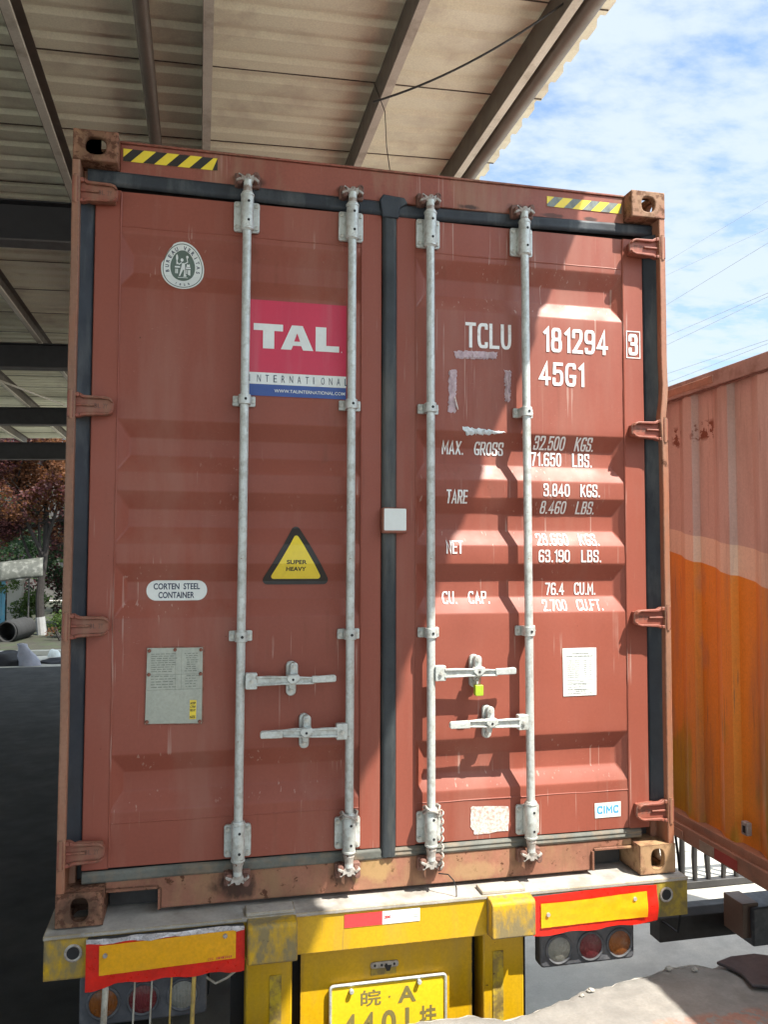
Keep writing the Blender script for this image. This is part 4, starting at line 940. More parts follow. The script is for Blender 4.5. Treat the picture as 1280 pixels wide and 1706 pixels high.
# ------------------------------------------------------------------ loading dock (broken front edge)
dk = thing('loading_dock', 'concrete loading dock with a crumbling broken edge in front of the trailer', 'loading dock', (0, -4, G))
ZD = -.35
edge = [(-2.6, -.25), (-1.6, -.27), (-.9, -.24), (-.45, -.25), (-.158, -.205), (.062, -.190), (.265, -.195), (.36, -.245), (.435, -.237), (.55, -.20), (.695, -.150), (.760, -.118), (.806, -.121), (.86, -.110), (.956, -.085), (1.05, -.075), (1.15, -.035), (1.26, -.028), (1.33, -.075), (1.42, -.06), (1.645, -.03), (1.95, -.02)]
random.seed(21); fine = []  # finely broken outline
for (a, b), (c, d_) in zip(edge, edge[1:]):
    n = max(2, int(abs(c-a)/.02))
    for k in range(n):
        t = k/n; fine.append((a+(c-a)*t, b+(d_-b)*t+.016*noise.noise(Vector((a+(c-a)*t, 0, 5))*22)+.010*noise.noise(Vector((a+(c-a)*t, 3, 5))*60)))
fine.append(edge[-1])
mb = MB(); vs = []; rows_ = 46
for x, y in fine:
    for j in range(rows_):
        t = j/(rows_-1); yy = y-(t**2.6)*5.0-(.0)
        z = ZD+.010*noise.noise(Vector((x*5, yy*5, 0)))*min(1, 4*math.exp(-t*6))-.018*math.exp(-(y-yy)/.03)+.010*noise.noise(Vector((x*16, yy*16, 2)))*math.exp(-(y-yy)/.35)+.006*noise.noise(Vector((x*45, yy*45, 6)))*math.exp(-(y-yy)/.12)
        vs.append((x, yy, z))
nf = len(fine)
mb.add(vs, [(i*rows_+j, i*rows_+j+1, (i+1)*rows_+j+1, (i+1)*rows_+j) for i in range(nf-1) for j in range(rows_-1)])
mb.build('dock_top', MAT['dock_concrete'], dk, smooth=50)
# broken face below the edge
mb = MB(); vs = []; lv = [0, .02, .05, .09, .14, .22, .35, .6, 1.15]
for x, y in fine:
    for h in lv:
        k = min(1, h/.14); vs.append((x, y+.001-.06*k*(.5+noise.noise(Vector((x*9, h*9, 1))))-.03*k-(0), ZD-.016-h))
m_ = len(lv); mb.add(vs, [(i*m_+j, (i+1)*m_+j, (i+1)*m_+j+1, i*m_+j+1) for i in range(nf-1) for j in range(m_-1)])
mb.build('dock_face', MAT['dock_break'], dk, smooth=25)
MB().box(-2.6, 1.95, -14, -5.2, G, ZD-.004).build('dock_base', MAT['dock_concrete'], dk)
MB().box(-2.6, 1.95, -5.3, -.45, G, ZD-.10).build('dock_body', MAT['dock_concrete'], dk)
# loose rubble along the edge: one stone is one thing
random.seed(4); stones = []
def stone(x, y, r_, label):
    bm = bmesh.new(); bmesh.ops.create_icosphere(bm, subdivisions=2, radius=r_)
    for v in bm.verts: v.co *= 1+.45*noise.noise(v.co*(1.4/r_)+Vector((x*9, y*9, 0))); v.co.z *= .55
    me = bpy.data.meshes.new('concrete_chip'); bm.to_mesh(me); bm.free(); me.materials.append(MAT['dock_break'])
    o = bpy.data.objects.new('concrete_chip', me); C.objects.link(o); reg(o, (x, y, ZD+r_*.35), None); tag(o, label, 'rubble', 'loose concrete chips on the dock edge'); return o
stone(.748, -.160, .014, 'largest pale concrete chip on the sunlit dock edge below the right tail light')
stone(.700, -.185, .009, 'small pale concrete chip on the sunlit dock edge, left of the largest chip')
stone(1.135, -.075, .014, 'small dark concrete chip in the shade on the dock edge right of the sunlit part')
stone(1.235, -.105, .012, 'small dark concrete chip just left of the rusty plate on the dock')
# dark steel plate lying on the edge
pp = MB(); pp.prism([(1.335, -.100), (1.42, -.072), (1.53, -.072), (1.62, -.12), (1.60, -.24), (1.49, -.315), (1.42, -.310), (1.362, -.285), (1.375, -.200), (1.360, -.150)], ZD+.010, ZD+.022, 'z')
po = pp.build('steel_plate', MAT['pad_dark'], None, bevel=.003); tag(po, 'dark rusty steel plate lying on the broken dock edge at the right', 'metal plate')

# ------------------------------------------------------------------ orange box trailer on the right
ot = thing('box_trailer', 'orange and pink corrugated box trailer parked beside the red container', 'trailer', (3.35, -3, G))
def band_paint(t, tc, ns, rng, mix):
    N = t.nodes.new; L = t.links.new
    sp = N('ShaderNodeSeparateXYZ'); L(tc.outputs['Object'], sp.inputs[0])
    def edge_(z0, sl_):
        a = N('ShaderNodeMath'); a.operation = 'MULTIPLY_ADD'; L(sp.outputs[1], a.inputs[0]); a.inputs[1].default_value = -sl_; L(sp.outputs[2], a.inputs[2])
        b = N('ShaderNodeMath'); b.operation = 'SUBTRACT'; L(a.outputs[0], b.inputs[0]); b.inputs[1].default_value = z0-sl_*1.445
        return rng(b.outputs[0], -.002, .002)
    c = N('ShaderNodeRGB'); c.outputs[0].default_value = (.80, .32, .042, 1)
    # yellow and brown touch-up patches low on the wall
    col = mix(rng(ns(1.7, 4, 2.5, .5, 40), .56, .60, 0, .55), c.outputs[0], (.46, .26, .20))
    lowm = rng(sp.outputs[2], .15, .55, 1, 0)
    f = N('ShaderNodeMath'); f.operation = 'MULTIPLY'; L(lowm, f.inputs[0]); L(rng(ns(3.3, 3, 3, .4, 50), .52, .56), f.inputs[1])
    col = mix(f.outputs[0], col, (.52, .32, .03))
    col = mix(edge_(1.331, .205), col, (.80, .68, .54)); col = mix(edge_(1.476, .165), col, (.58, .46, .41))
    def around(k, c_, h_):
        q = N('ShaderNodeMath'); q.operation = 'SUBTRACT'; L(sp.outputs[k], q.inputs[0]); q.inputs[1].default_value = c_; r_ = N('ShaderNodeMath'); r_.operation = 'ABSOLUTE'; L(q.outputs[0], r_.inputs[0]); return rng(r_.outputs[0], h_*.6, h_, 1, 0)
    for (yc, zc, a_, b_) in ((1.12, 2.055, .11, .065), (1.40, 2.05, .08, .075)):      # peeled decal, bare rust
        f = N('ShaderNodeMath'); f.operation = 'MULTIPLY'; L(around(1, yc, a_), f.inputs[0]); L(around(2, zc, b_), f.inputs[1])
        g_ = N('ShaderNodeMath'); g_.operation = 'MULTIPLY'; L(f.outputs[0], g_.inputs[0]); L(rng(ns(16, 6, 1, .6, 77), .50, .53), g_.inputs[1]); col = mix(g_.outputs[0], col, (.20, .07, .04))
    return col
mat('box_side', band_paint, .5, var=.10, vscale=3, streak=6, dirt=(.30, .19, .15), dirt_amt=.3, dirt_scale=4, dirt_streak=8, rust=.16, rust_scale=12, rust_col=(.16, .055, .03), bump=.08, bscale=30, scratch=.9, scratch_col=(.25, .14, .10), runs=.6, run_col=(.22, .09, .045))
mat('box_rail', (.42, .225, .15), .55, var=.15, vscale=5, dirt=(.24, .16, .12), dirt_amt=.4, dirt_scale=8, rust=.2, rust_scale=14, bump=.2)
mat('box_toprail', (.42, .30, .26), .55, var=.12, vscale=5, dirt=(.2, .11, .08), dirt_amt=.4, dirt_scale=8, rust=.15, rust_scale=14, bump=.2)
XO = 2.10
mb = MB(); P_ = []; yy = 1.50
P_.append((1.56, XO+.062)); yy = 1.388
while yy > -9:
    # far to near: ramp out, outer flat, steep step in, inner flat
    for a, b in ((0, .042), (-.102, 0), (-.188, 0), (-.200, .042)): P_.append((yy+a, XO+.02+b))
    yy -= .342
v = [(x, y, z) for y, x in P_ for z in (-.245, 2.29)]
mb.add(v, [(2*i, 2*i+1, 2*i+3, 2*i+2) for i in range(len(P_)-1)])
mb.build('side_wall', MAT['box_side'], ot, smooth=0)
vb = MB()
random.seed(8)
vb.tube([(XO+.012, 1.56-.05*k, 2.278+random.uniform(-.005, .005)) for k in range(120)], [random.uniform(.005, .011) for k in range(120)], 6)
vb.build('sealant_bead', MAT['cam_keeper'], ot)
MB().box(XO, XO+.10, -9, 1.60, 2.282, 2.372).build('top_rail', MAT['box_toprail'], ot, bevel=.006)
MB().box(XO-.004, XO+.012, .95, 1.47, 2.300, 2.345).build('rail_patch', MAT['box_rail'], ot, bevel=.004)
MB().box(XO-.012, XO+.14, -9, 1.60, -.375, -.285).build('bottom_rail', MAT['box_rail'], ot, bevel=.004)
MB().box(XO+.004, XO+.10, -9, 1.60, -.285, -.235).build('rail_flange', MAT['box_rail'], ot, bevel=.003)
MB().box(XO, 4.55, 1.56, 1.62, -.37, 2.36).build('rear_frame', MAT['box_toprail'], ot, bevel=.004)
MB().box(XO+.06, 4.55, -9, 1.56, 2.36, 2.375).build('roof_panel', MAT['box_toprail'], ot)
MB().box(4.50, 4.55, -9, 1.56, -.24, 2.30).build('side_wall', MAT['box_side'], ot)
MB().box(XO+.10, 4.55, -9.05, -9, -.37, 2.36).build('front_wall', MAT['box_side'], ot)
MB().box(XO+.14, 4.5, -9, 1.56, -.36, -.26).build('floor', MAT['steel_dark'], ot)
for (a, b, m) in ((1.00, 1.14, 'box_tape_pale'), (.80, .998, 'tape_red')):
    if m not in MAT: mat('box_tape_pale', (.40, .33, .26), .5, var=.15, vscale=20, bump=.05)
    MB().box(XO-.0145, XO-.0115, a, b, -.365, -.310).build('reflective_strip', MAT['box_tape_pale'] if m == 'box_tape_pale' else mat('box_tape_red', (.42, .06, .05), .5, bump=.05), ot)
MB().box(XO-.018, XO-.0125, 1.30, 1.42, -.365, -.315).build('rail_plate', MAT['box_rail'], ot, bevel=.002)
# small catch on the wall
k_ = MB().box(XO-.012, XO+.02, .715, .765, -.155, -.085).build('wall_catch', MAT['galv_worn'], ot, bevel=.006); MB().box(XO-.015, XO-.0115, .728, .748, -.140, -.105).build('catch_slot', MAT['dark'], k_)
# underrun bar and lamp boxes at its rear end
MB().prism([(-1.135, 1.66), (-.985, 1.66), (-.955, 1.70), (-.955, 1.78), (-1.135, 1.78)], 0, 1, 'z') if False else None
ub = MB(); ub.prism([(1.660, -1.130), (1.660, -.985), (1.700, -.945), (1.780, -.945), (1.780, -1.130)], 2.14, 4.5, 'x'); ub.build('underrun_bar', MAT['steel_dark'], ot, bevel=.004)
lb = MB().box(2.585, 2.70, 1.45, 1.64, -1.055, -.845).build('lamp_bracket', mat('bracket_tan', (.20, .135, .10), .6, rust=.2), ot, bevel=.004)
MB().box(2.640, 3.15, 1.425, 1.655, -1.10, -.865).build('lamp_box', MAT['lamp_body'], ot, bevel=.012, seg=3)
MB().prism(rrect(2.86, 3.12, -1.115, -.90, .03), 1.395, 1.43).build('lamp_box', MAT['dark'], ot, bevel=.006)
MB().box(2.95, 3.02, 1.50, 1.58, -.87, -.36).build('bar_hanger', MAT['steel_dark'], ot)
MB().box(4.1, 4.2, 1.50, 1.58, -.95, -.36).build('bar_hanger', MAT['steel_dark'], ot)
MB().cyl((3.05, 1.45, -1.16), 'z', .03, .10, 12).build('hanger_bolt', MAT['steel_dark'], ot)
for x in (2.75, 3.85): MB().box(x, x+.12, -9, 1.5, -.70, -.37).build('chassis_rail', MAT['steel_dark'], ot)
add_wheels(ot, (2.30, 2.60, 4.05, 4.35), (-2.6, -1.4), G+.5)
cb_ = MB().tube([(2.155, 1.50, -.37), (2.19, 1.52, -.55), (2.22, 1.53, -.80), (2.20, 1.55, -1.02), (2.16, 1.66, -1.0)], .008, 8).build('hanging_cable', MAT['dark'], ot)

# dark barrier behind it
br = thing('barrier', 'low dark steel barrier with bent bars standing behind the orange trailer', 'barrier', (3.6, 3.22, G))
MB().box(2.85, 5.6, 3.19, 3.26, G, G+.060).build('base_rail', MAT['steel_dark'], br, bevel=.006)
MB().box(2.85, 5.6, 3.20, 3.25, G+.80, G+.85).build('top_rail', MAT['steel_dark'], br, bevel=.006)
random.seed(9)
for k, x in enumerate((3.30, 3.42, 3.55, 3.69, 3.82, 3.96, 4.1, 4.25, 4.4, 4.6, 4.8, 5.0, 5.2, 5.4, 3.14, 2.98)):
    j = random.uniform(-.02, .02)
    MB().tube([(x, 3.222, G+.05), (x+j, 3.222, G+.25), (x-j*.6, 3.222, G+.50), (x+j*.5, 3.222, G+.82)], [.020, .026, .021, .024], 8).build('upright_bar', MAT['steel_dark'], br)

# ------------------------------------------------------------------ canopy roof
cn = thing('canopy', 'open steel canopy with pale corrugated roof sheets over the container', 'canopy', (-6, 5, G))
ZR = lambda x: 4.47-.030*(1.53-x)
XE = 1.53
mb = MB(); P_ = []; yy = -9.0; pitch = .232; random.seed(2)
while yy < 19.2:
    for a, b in ((0, 0), (.122, 0), (.136, .020), (.190, .020)): P_.append((yy+a, b))
    yy += pitch
xs = [XE, 1.2, .7, .2, -.5, -1.5, -3, -5, -8, -14]; vs = []
for i, (y, b) in enumerate(P_):
    jag = .006*noise.noise(Vector((y*2.1, 0, 3)))+(-.011 if b > 0 else .006)
    for k, x in enumerate(xs):
        xx = x+(jag if k == 0 else 0); vs.append((xx, y, ZR(x)+b+.003*noise.noise(Vector((x, y, 7)))))
m_ = len(xs); mb.add(vs, [(i*m_+j, i*m_+j+1, (i+1)*m_+j+1, (i+1)*m_+j) for i in range(len(P_)-1) for j in range(m_-1)])
mb.build('roof_sheet', MAT['roof_sheet'], cn, smooth=0)
sm = MB(); ys_ = -8.45
while ys_ < 19:
    sm.tube([(XE-.002, ys_, ZR(XE)-.002), (-2, ys_+.01, ZR(-2)-.002), (-13.9, ys_, ZR(-13.9)-.002)], .0045, 5); ys_ += .95
sm.build('sheet_seams', MAT['roof_seam'], cn)
# purlins: C sections with a web on the left and a flange turned right at the bottom
def purlin(x, m1, y0=-9, y1=19.2, h=.19, w=.055):
    zt = ZR(x)-.004; mb = MB()
    mb.box(x-.004, x, y0, y1, zt-h, zt); mb.box(x, x+w, y0, y1, zt-.004, zt-.0005); o = mb.build('purlin', MAT['purlin_web_shade'], cn, smooth=0)
    mb = MB(); mb.box(x, x+w, y0, y1, zt-h, zt-h+.004); mb.box(x+w-.004, x+w, y0, y1, zt-h+.004, zt-h+.022); mb.build('flange', m1, o, smooth=0)  # flange paler than the web: its lit look is coloured in
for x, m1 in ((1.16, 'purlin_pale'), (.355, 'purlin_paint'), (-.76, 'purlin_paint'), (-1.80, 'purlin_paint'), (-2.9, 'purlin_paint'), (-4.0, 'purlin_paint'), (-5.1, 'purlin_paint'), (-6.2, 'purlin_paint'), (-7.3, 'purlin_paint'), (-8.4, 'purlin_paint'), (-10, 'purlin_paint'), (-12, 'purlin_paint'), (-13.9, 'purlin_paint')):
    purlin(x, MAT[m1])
MB().tube([(1.295, -9, 4.30), (1.295, 19.2, 4.30)], .052, 16).build('gutter_pipe', MAT['pipe_brown'], cn)
MB().tube([(-1.10, -9, 4.31), (-1.085, 19.2, 4.31)], .045, 16).build('conduit_pipe', MAT['pipe_brown'], cn)
def rafter(y, drop=0, h=.35):
    mb = MB()
    for a, b in (((-13.9, ZR(-13.9)), (1.45, ZR(1.45))),):
        t0, t1 = a[1]-.20-drop, b[1]-.20-drop
        def sl_box(y0, y1, za, zb_):
            mb.add([(a[0], y0, t0+za), (a[0], y1, t0+za), (b[0], y0, t1+za), (b[0], y1, t1+za), (a[0], y0, t0+zb_), (a[0], y1, t0+zb_), (b[0], y0, t1+zb_), (b[0], y1, t1+zb_)], [(0, 1, 3, 2), (4, 6, 7, 5), (0, 2, 6, 4), (1, 5, 7, 3), (0, 4, 5, 1), (2, 3, 7, 6)])
        sl_box(y-.005, y+.005, -h, 0); mb.m = 1; sl_box(y-.09, y+.09, -h-.014, -h); mb.m = 0; sl_box(y-.09, y+.09, 0, .012)
    mb.build('rafter', [MAT['rafter_dark'], MAT['rafter_flange']], cn, smooth=0)
for y in (3.9, 8.6, 13.6): rafter(y, 0, .31)
rafter(18.5, .02, .40); rafter(-1.8-3.2, 0, .31)
for y in (3.9, 8.6, 13.6, 18.5):
    for x in (1.46, -13.8):
        mb = MB(); mb.box(x-.09, x+.09, y-.09, y-.078, G, 4.1); mb.box(x-.09, x+.09, y+.078, y+.09, G, 4.1); mb.box(x-.005, x+.005, y-.078, y+.078, G, 4.1)
        mb.build('column', MAT['rafter_dark'], cn)
# diagonal brace and ties seen at the left
for (a, b) in (((-2.6, 4.2, 4.10), (-4.4, 8.4, 4.05)), ((-4.5, 8.8, 4.06), (-3.0, 13.4, 4.05))):
    MB().tube([a, b], .018, 8).build('tie_rod', MAT['purlin_paint'], cn)
# sagging wires under the roof
tag(MB().tube([(.20+.98*t, 1.35-.50*t, 3.92+.42*t-.25*t*(1-t)) for t in [k/16 for k in range(17)]], .006, 6).build('hanging_wire', MAT['wire_black'], None), 'black wire strung slanting under the canopy roof above the container', 'wire')
tag(MB().tube([(.34, 2.0, 4.43), (.36, 1.75, 4.10), (.36, 1.70, 3.85), (.38, 1.6, 3.5)], .003, 5).build('hanging_wire', MAT['wire_black'], None), 'very thin wire hanging down from the roof behind the container top', 'wire')

# ------------------------------------------------------------------ power lines over the yard
def pline(a, b, sag, label, r_=.012):
    a, b = Vector(a), Vector(b); P_ = []
    for k in range(25):
        t = k/24; p = a.lerp(b, t); p.z -= 4*sag*t*(1-t); P_.append(p)
    o = MB().tube(P_, r_, 5).build('power_line', MAT['wire_far'], None); tag(o, label, 'cable', 'power lines in the sky'); return o

for (za, ya, zb, yb), lab in (((14.72, 30, 14.10, 22), 'highest thin power line crossing the sky at the right'), ((14.1, 30, 13.1, 22), 'faint power line just above the thicker one in the sky'),
    ((12.72, 30, 12.58, 22), 'thicker single power line in the middle of the sky strip'), ((11.28, 30, 10.76, 22), 'upper line of the middle pair of power lines'),
    ((10.88, 30, 10.63, 22), 'lower line of the middle pair of power lines'), ((9.56, 30, 9.06, 22), 'upper line of the lowest group just over the pink trailer roof'), ((9.15, 30, 8.94, 22), 'lowest power line, nearly touching the top edge of the pink trailer')):
    sl2 = (za-zb)/8; f_ = lambda y: (17.0+.097*y, y, za+(y-30)*sl2)
    pline(f_(4), f_(75), .0, lab, .007 if 'faint' in lab or 'highest' in lab else .011)

# ------------------------------------------------------------------ background at the left
mat('leaf_purple', (.075, .028, .028), .6, var=.5, vscale=3, bump=0, spec=.3)
mat('leaf_russet', (.11, .045, .02), .6, var=.5, vscale=3, bump=0, spec=.3)
mat('leaf_green', (.05, .085, .018), .6, var=.5, vscale=3, bump=0, spec=.3)
mat('leaf_dark', (.025, .045, .022), .6, var=.5, vscale=3, bump=0, spec=.3)
mat('bark', (.022, .018, .016), .9, var=.3, vscale=8, bump=.6)
mat('limewash', (.26, .26, .255), .85, var=.12, vscale=6, dirt=(.25, .24, .22), dirt_amt=.3, bump=.3)
mat('wall_pale', (.40, .38, .33), .8, var=.1, vscale=2, dirt=(.35, .33, .3), dirt_amt=.3, dirt_scale=2, bump=.2)
mat('wall_far', (.07, .065, .06), .8, var=.2, vscale=1, bump=.1)
mat('gate_blue', (.12, .34, .46), .5, var=.15, vscale=3, streak=5, dirt=(.3, .4, .44), dirt_amt=.3, bump=.1)
mat('sheet_grey', (.055, .058, .048), .7, var=.2, vscale=4, dirt=(.2, .2, .18), dirt_amt=.4, bump=.2)
mat('tarp', (.012, .012, .017), .5, var=.4, bump=.5)
mat('sack', (.36, .36, .42), .7, var=.15, vscale=6, dirt=(.4, .36, .4), dirt_amt=.3, bump=.4)
mat('stone', (.45, .44, .42), .85, var=.2, bump=.4)
for m in ('leaf_purple', 'leaf_russet', 'leaf_green', 'leaf_dark'):
    t_ = MAT[m].node_tree; b_ = [n for n in t_.nodes if n.type == 'BSDF_PRINCIPLED'][0]
    tr_ = t_.nodes.new('ShaderNodeBsdfTranslucent'); mx_ = t_.nodes.new('ShaderNodeMixShader'); mx_.inputs[0].default_value = .35
    tr_.inputs[0].default_value = [x*1.6 for x in b_.inputs['Base Color'].links[0].from_node.inputs[1].default_value[:3]]+[1] if False else {'leaf_purple': (.12, .035, .04, 1), 'leaf_russet': (.30, .13, .05, 1), 'leaf_green': (.10, .15, .03, 1), 'leaf_dark': (.05, .12, .04, 1)}[m]
    o_ = [n for n in t_.nodes if n.type == 'OUTPUT_MATERIAL'][0]
    t_.links.new(b_.outputs[0], mx_.inputs[1]); t_.links.new(tr_.outputs[0], mx_.inputs[2]); t_.links.new(mx_.outputs[0], o_.inputs[0])
def crown(name, parent, blobs, n, size, mats, w, seed):
    rnd = random.Random(seed); mb = MB(); tot = sum(b[3]**2 for b in blobs)
    for (x, y, z, R_) in blobs:
        for _ in range(int(n*R_*R_/tot)):
            dd = Vector((rnd.gauss(0, 1), rnd.gauss(0, 1), rnd.gauss(0, 1))).normalized()*R_*(rnd.random()**.45)
            c = Vector((x, y, z))+Vector((dd.x, dd.y, dd.z*.85))
            if noise.noise(c*.9+Vector((seed, 0, 0))) < -.12: continue
            a = Vector((rnd.gauss(0, 1), rnd.gauss(0, 1), rnd.gauss(0, .6))).normalized(); b = a.cross(Vector((rnd.gauss(0, 1), rnd.gauss(0, 1), rnd.gauss(0, 1)))).normalized(); s_ = size*rnd.uniform(.6, 1.3)
            k = 0
            kk = noise.noise(c*.55+Vector((0, seed, 0)))+rnd.uniform(-.15, .15)
            mb.m = 0 if kk < w[0] else (1 if kk < w[1] else 2)
            mb.add([c-a*s_, c+b*s_*.55, c+a*s_, c-b*s_*.55], [(0, 1, 2, 3)])
    return mb.build(name, [MAT[m] for m in mats], parent, smooth=0)
def tree(name, label, x, y, h, blobs, n, size, mats, w, seed, white=0, r0=.16):
    t = thing(name, label, 'tree', (x, y, G)); rnd = random.Random(seed+1)
    P_ = [(x+.10*sin(k*.9+seed), y, G+h*k/7) for k in range(8)]
    MB().tube(P_, [r0*(1-.09*k) for k in range(8)], 10).build('trunk', MAT['bark'], t)
    if white:
        q = [P_[0], P_[1]]; s_ = white/(h/7); q[1] = tuple(P_[0][i]+(P_[1][i]-P_[0][i])*min(1, s_) for i in range(3))
        MB().tube(q, [r0*1.04, r0*(1-.09*min(1, s_))*1.06], 10).build('limewash_band', MAT['limewash'], t)
    lm = MB()
    for i, b in enumerate(blobs):
        s0 = Vector(P_[3+i % 4]); e = Vector(b[:3]); mid = s0.lerp(e, .5)+Vector((0, 0, -.25)); lm.tube([s0, mid, e], [r0*.5, r0*.32, r0*.12], 6)
        for j in range(5):
            e2 = e+Vector((rnd.uniform(-1, 1), rnd.uniform(-1, 1), rnd.uniform(-.4, 1)))*b[3]*.8; lm.tube([mid.lerp(e, .5), e2], [r0*.16, r0*.05], 5)
    lm.build('limbs', MAT['bark'], t); crown('crown', t, blobs, n, size, mats, w, seed)
tree('plum_tree', 'purple-leaved tree with a whitewashed trunk foot seen under the left end of the canopy', -5.95, 26.8, 4.6,
    [(-6.2, 26.8, 3.6, 1.6), (-7.2, 26.4, 4.4, 1.5), (-5.2, 26.2, 4.3, 1.5), (-4.6, 27.0, 3.0, 1.2), (-7.0, 27.2, 2.7, 1.1), (-6.0, 27.0, 5.4, 1.6), (-5.2, 27.4, 1.9, .9), (-7.9, 27.2, 2.2, 1.0)], 40000, .070, ('leaf_purple', 'leaf_russet', 'leaf_russet'), (.16, .42), 3, .85)
tree('plum_tree', 'purple-leaved tree further right and nearer the container edge, with no white band', -3.9, 28.6, 4.8,
    [(-4.0, 28.6, 3.2, 1.5), (-4.4, 28.2, 1.6, 1.1), (-3.3, 28.4, 4.6, 1.6), (-5.0, 28.8, 2.2, 1.1)], 24000, .08, ('leaf_purple', 'leaf_dark', 'leaf_russet'), (.12, .32), 8)
tree('green_tree', 'dark leafy tree behind the purple one at the far left', -9.2, 32.5, 4.8,
    [(-8.6, 32, 2.6, 1.3), (-10.0, 32, 3.8, 1.6), (-8.8, 32.4, 5.0, 1.6), (-11.5, 32, 3.0, 1.6), (-7.6, 33, 2.2, 1.0)], 14000, .09, ('leaf_dark', 'leaf_purple', 'leaf_purple'), (.05, .28), 5)
def shrub(label, x, y, blobs, n, size, mats, seed, cat='shrub'):
    t = thing('shrub', label, cat, (x, y, G)); lm = MB()
    for k in range(9): lm.tube([(x+.05*cos(k), y+.05*sin(k), G), (x+.4*cos(k*2.1), y+.3*sin(k*2.1), G+.5)], [.02, .008], 5)
    lm.build('stems', MAT['bark'], t); crown('foliage', t, blobs, n, size, mats, (-.05, .2), seed)
shrub('low green shrub at the foot of the purple tree, beside the container edge', -5.1, 25.8, [(-5.1, 25.8, -.95, .55), (-4.6, 25.6, -1.1, .45)], 1500, .05, ('leaf_green', 'leaf_dark', 'leaf_green'), 12)
shrub('low dark red shrub in front of the whitewashed trunk', -5.0, 24.6, [(-5.2, 24.6, -1.25, .30), (-4.7, 24.5, -1.25, .32)], 900, .045, ('leaf_purple', 'leaf_russet', 'leaf_purple'), 14)
shrub('green shrub with bright tips between the pale pillar and the trunk', -6.9, 28.6, [(-6.9, 28.6, -.75, .55), (-6.5, 28.5, -.3, .45)], 1800, .055, ('leaf_dark', 'leaf_green', 'leaf_green'), 16)
shrub('straggly dark creeper hanging over the blue gate', -8.0, 28.3, [(-8.0, 28.4, .55, .6), (-7.4, 28.4, .2, .45), (-8.6, 28.4, .9, .6)], 1800, .06, ('leaf_dark', 'leaf_dark', 'leaf_green'), 18)
t_ = thing('thicket', 'dense dark brown-green thicket right behind the trees and beside the container edge', 'hedge', (-4.6, 30.5, G))
crown('foliage', t_, [(-3.0-.75*k, 30.5+.25*sin(k*2.1), -.4+.9*(k % 3)+.2*sin(k*1.9), 1.15) for k in range(8)], 22000, .075, ('leaf_dark', 'leaf_purple', 'leaf_dark'), (.05, .22), 31)
# clipped hedge far behind, then a pale building
t_ = thing('hedge', 'tall dark hedge closing the yard behind the trees', 'hedge', (-8, 38, G))
crown('foliage', t_, [(-18+2.0*k, 38+.3*sin(k), 1.6+.6*sin(k*1.7), 2.9) for k in range(11)], 26000, .12, ('leaf_dark', 'leaf_green', 'leaf_purple'), (.1, .3), 22)
hs = thing('building', 'pale rendered building just visible through the leaves at the far left', 'building', (-16, 52, G))
MB().box(-30, -6, 50, 60, G, 7).build('wall', MAT['wall_far'], hs); MB().box(-30.4, -5.6, 49.6, 60.4, 7, 7.3).build('roof', MAT['sheet_grey'], hs)
for k in range(6):
    for z in (0, 3.4):
        w_ = MB().box(-28+3.8*k, -26.2+3.8*k, 49.94, 50.02, z, z+1.6).build('window', MAT['dark'], hs); MB().box(-28.08+3.8*k, -26.12+3.8*k, 49.90, 49.98, z-.12, z-.02).build('sill', MAT['wall_pale'], w_)
gt = thing('gate', 'light blue sheet metal gate at the far left edge', 'gate', (-8.5, 29.3, G))
mb = MB(); [mb.box(-9.9+.14*k, -9.9+.14*k+.125, 29.30-(.012 if k % 2 else 0), 29.34, G+.08, .78) for k in range(16)]; mb.build('gate_panel', MAT['gate_blue'], gt)
MB().box(-9.9, -7.62, 29.26, 29.38, .74, .82).build('gate_rail', MAT['gate_blue'], gt); MB().box(-7.92, -7.88, 29.24, 29.29, -.25, .0).build('handle', MAT['steel_dark'], gt)
pr2 = thing('gate_pillar', 'pale rendered gate pillar right of the blue gate', 'pillar', (-7.4, 29.4, G))
MB().box(-7.60, -7.12, 29.2, 29.7, G, .30).build('shaft', MAT['wall_pale'], pr2, bevel=.02); MB().box(-7.66, -7.06, 29.14, 29.76, .30, .38).build('cap', MAT['wall_pale'], pr2, bevel=.02)
tn = thing('tin_hood', 'curved grey sheet hood propped between the tree and the gate', 'hood', (-6.9, 26.0, G))
mb = MB(); v = []
for i in range(11):
    for j in range(15):
        s_, t2_ = i/10, j/14; v.append((-7.15+1.35*s_+.06*t2_, 25.9-.35*sin(t2_*pi*.5), 1.02+.16*s_-.62*t2_**1.6+.10*(1-abs(2*s_-1))*t2_*.3+.008*sin(j*3)))
mb.add(v, [(i*15+j, i*15+j+1, (i+1)*15+j+1, (i+1)*15+j) for i in range(10) for j in range(14)]); o_ = mb.build('sheet', MAT['sheet_grey'], tn, smooth=50)
m_ = o_.modifiers.new('thickness', 'SOLIDIFY'); m_.thickness = .02
for x in (-7.3, -6.25): MB().tube([(x, 26.0, G), (x, 26.0, 1.05)], .025, 8).build('prop', MAT['steel_dark'], tn)
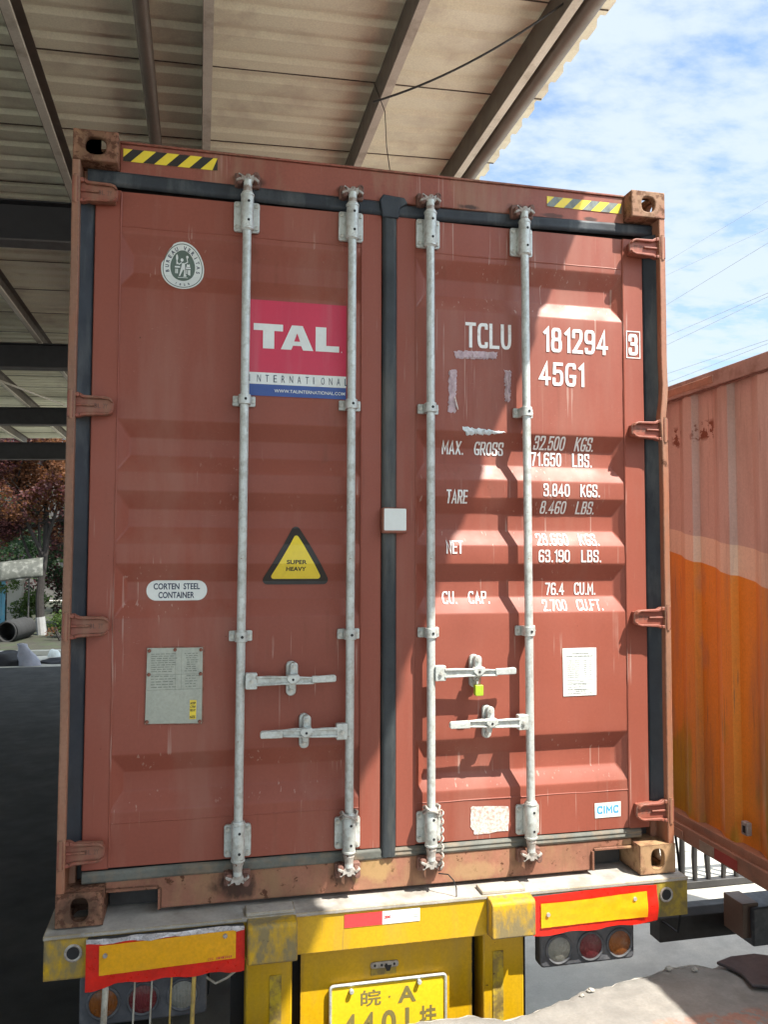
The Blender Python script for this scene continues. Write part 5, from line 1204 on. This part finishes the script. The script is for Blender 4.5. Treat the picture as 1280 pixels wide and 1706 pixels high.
# big black pipe lying in the grass
mb = MB(); a, b = Vector((-6.60, 24.6, -1.14)), Vector((-6.35, 26.2, -1.12)); mb.tube([a, b], .34, 24, cap=False); mb.tube([b, a], .29, 24, cap=False)
rim_ = [(a+Vector((.31*cos(2*pi*k/24)*.94, -.31*cos(2*pi*k/24)*.34, .31*sin(2*pi*k/24)))) for k in range(25)]; mb.tube(rim_, .028, 6, cap=False)
tag(mb.build('black_pipe', MAT['tyre'], None), 'short wide black pipe lying at the foot of the whitewashed tree', 'pipe')
def lump(name, label, cat, m, c, s_, seed, sub=3, amp=.35):
    bm = bmesh.new(); bmesh.ops.create_icosphere(bm, subdivisions=sub, radius=1)
    for v in bm.verts:
        k = 1+amp*noise.noise(v.co*1.5+Vector((seed, 0, 0)))+amp*.4*noise.noise(v.co*4+Vector((seed, 2, 0))); v.co = Vector((v.co.x*s_[0]*k, v.co.y*s_[1]*k, max(-.02, v.co.z*s_[2]*k)))
    me = bpy.data.meshes.new(name); bm.to_mesh(me); bm.free(); me.materials.append(m); fin(me, 50)
    o = bpy.data.objects.new(name, me); C.objects.link(o); reg(o, c, None); tag(o, label, cat); return o
lump('tarpaulin', 'black tarpaulin heap on the far edge of the dark floor', 'tarpaulin', MAT['tarp'], (-5.6, 19.4, G), (.75, .35, .34), 3)
lump('tarpaulin', 'flat dark sheet lying beside the container edge, right of the white sack', 'tarpaulin', MAT['tarp'], (-4.15, 19.6, G), (.65, .3, .12), 6)
sk = MB(); n_ = 14; v = []
for j, (z, w_, dd) in enumerate(((0, .26, .16), (.12, .25, .15), (.26, .21, .13), (.38, .15, .10), (.47, .11, .07), (.54, .12, .06), (.56, .05, .03))):
    for k in range(n_):
        a_ = 2*pi*k/n_; q = 1+.14*sin(a_*3+j*1.3); v.append((-4.88-.04*j+w_*cos(a_)*q, 19.1+dd*sin(a_)*q, G+z))
sk.add(v, [(j*n_+k, j*n_+(k+1) % n_, (j+1)*n_+(k+1) % n_, (j+1)*n_+k) for j in range(6) for k in range(n_)]); tag(sk.build('sack', MAT['sack'], None, smooth=60), 'white and lilac cloth sack standing in front of the black tarpaulin', 'sack')
lump('white_stone', 'round white stone at the edge of the planted strip, close to the container', 'stone', MAT['st_white'], (-4.55, 20.6, G+.05), (.17, .12, .19), 9, amp=.15)
kb_ = MB().box(-16, -2.0, 21.2, 21.4, G, G+.14).build('kerb', MAT['yard_concrete'], None, bevel=.02); kb_['kind'] = 'structure'
gb = sheet('planting_bed', -16, -2.0, 21.4, 48, G+.05, mat('soil', (.028, .026, .017), .95, var=.35, vscale=3, dirt=(.03, .045, .015), dirt_amt=.6, dirt_scale=2, bump=.8), (20, 20))
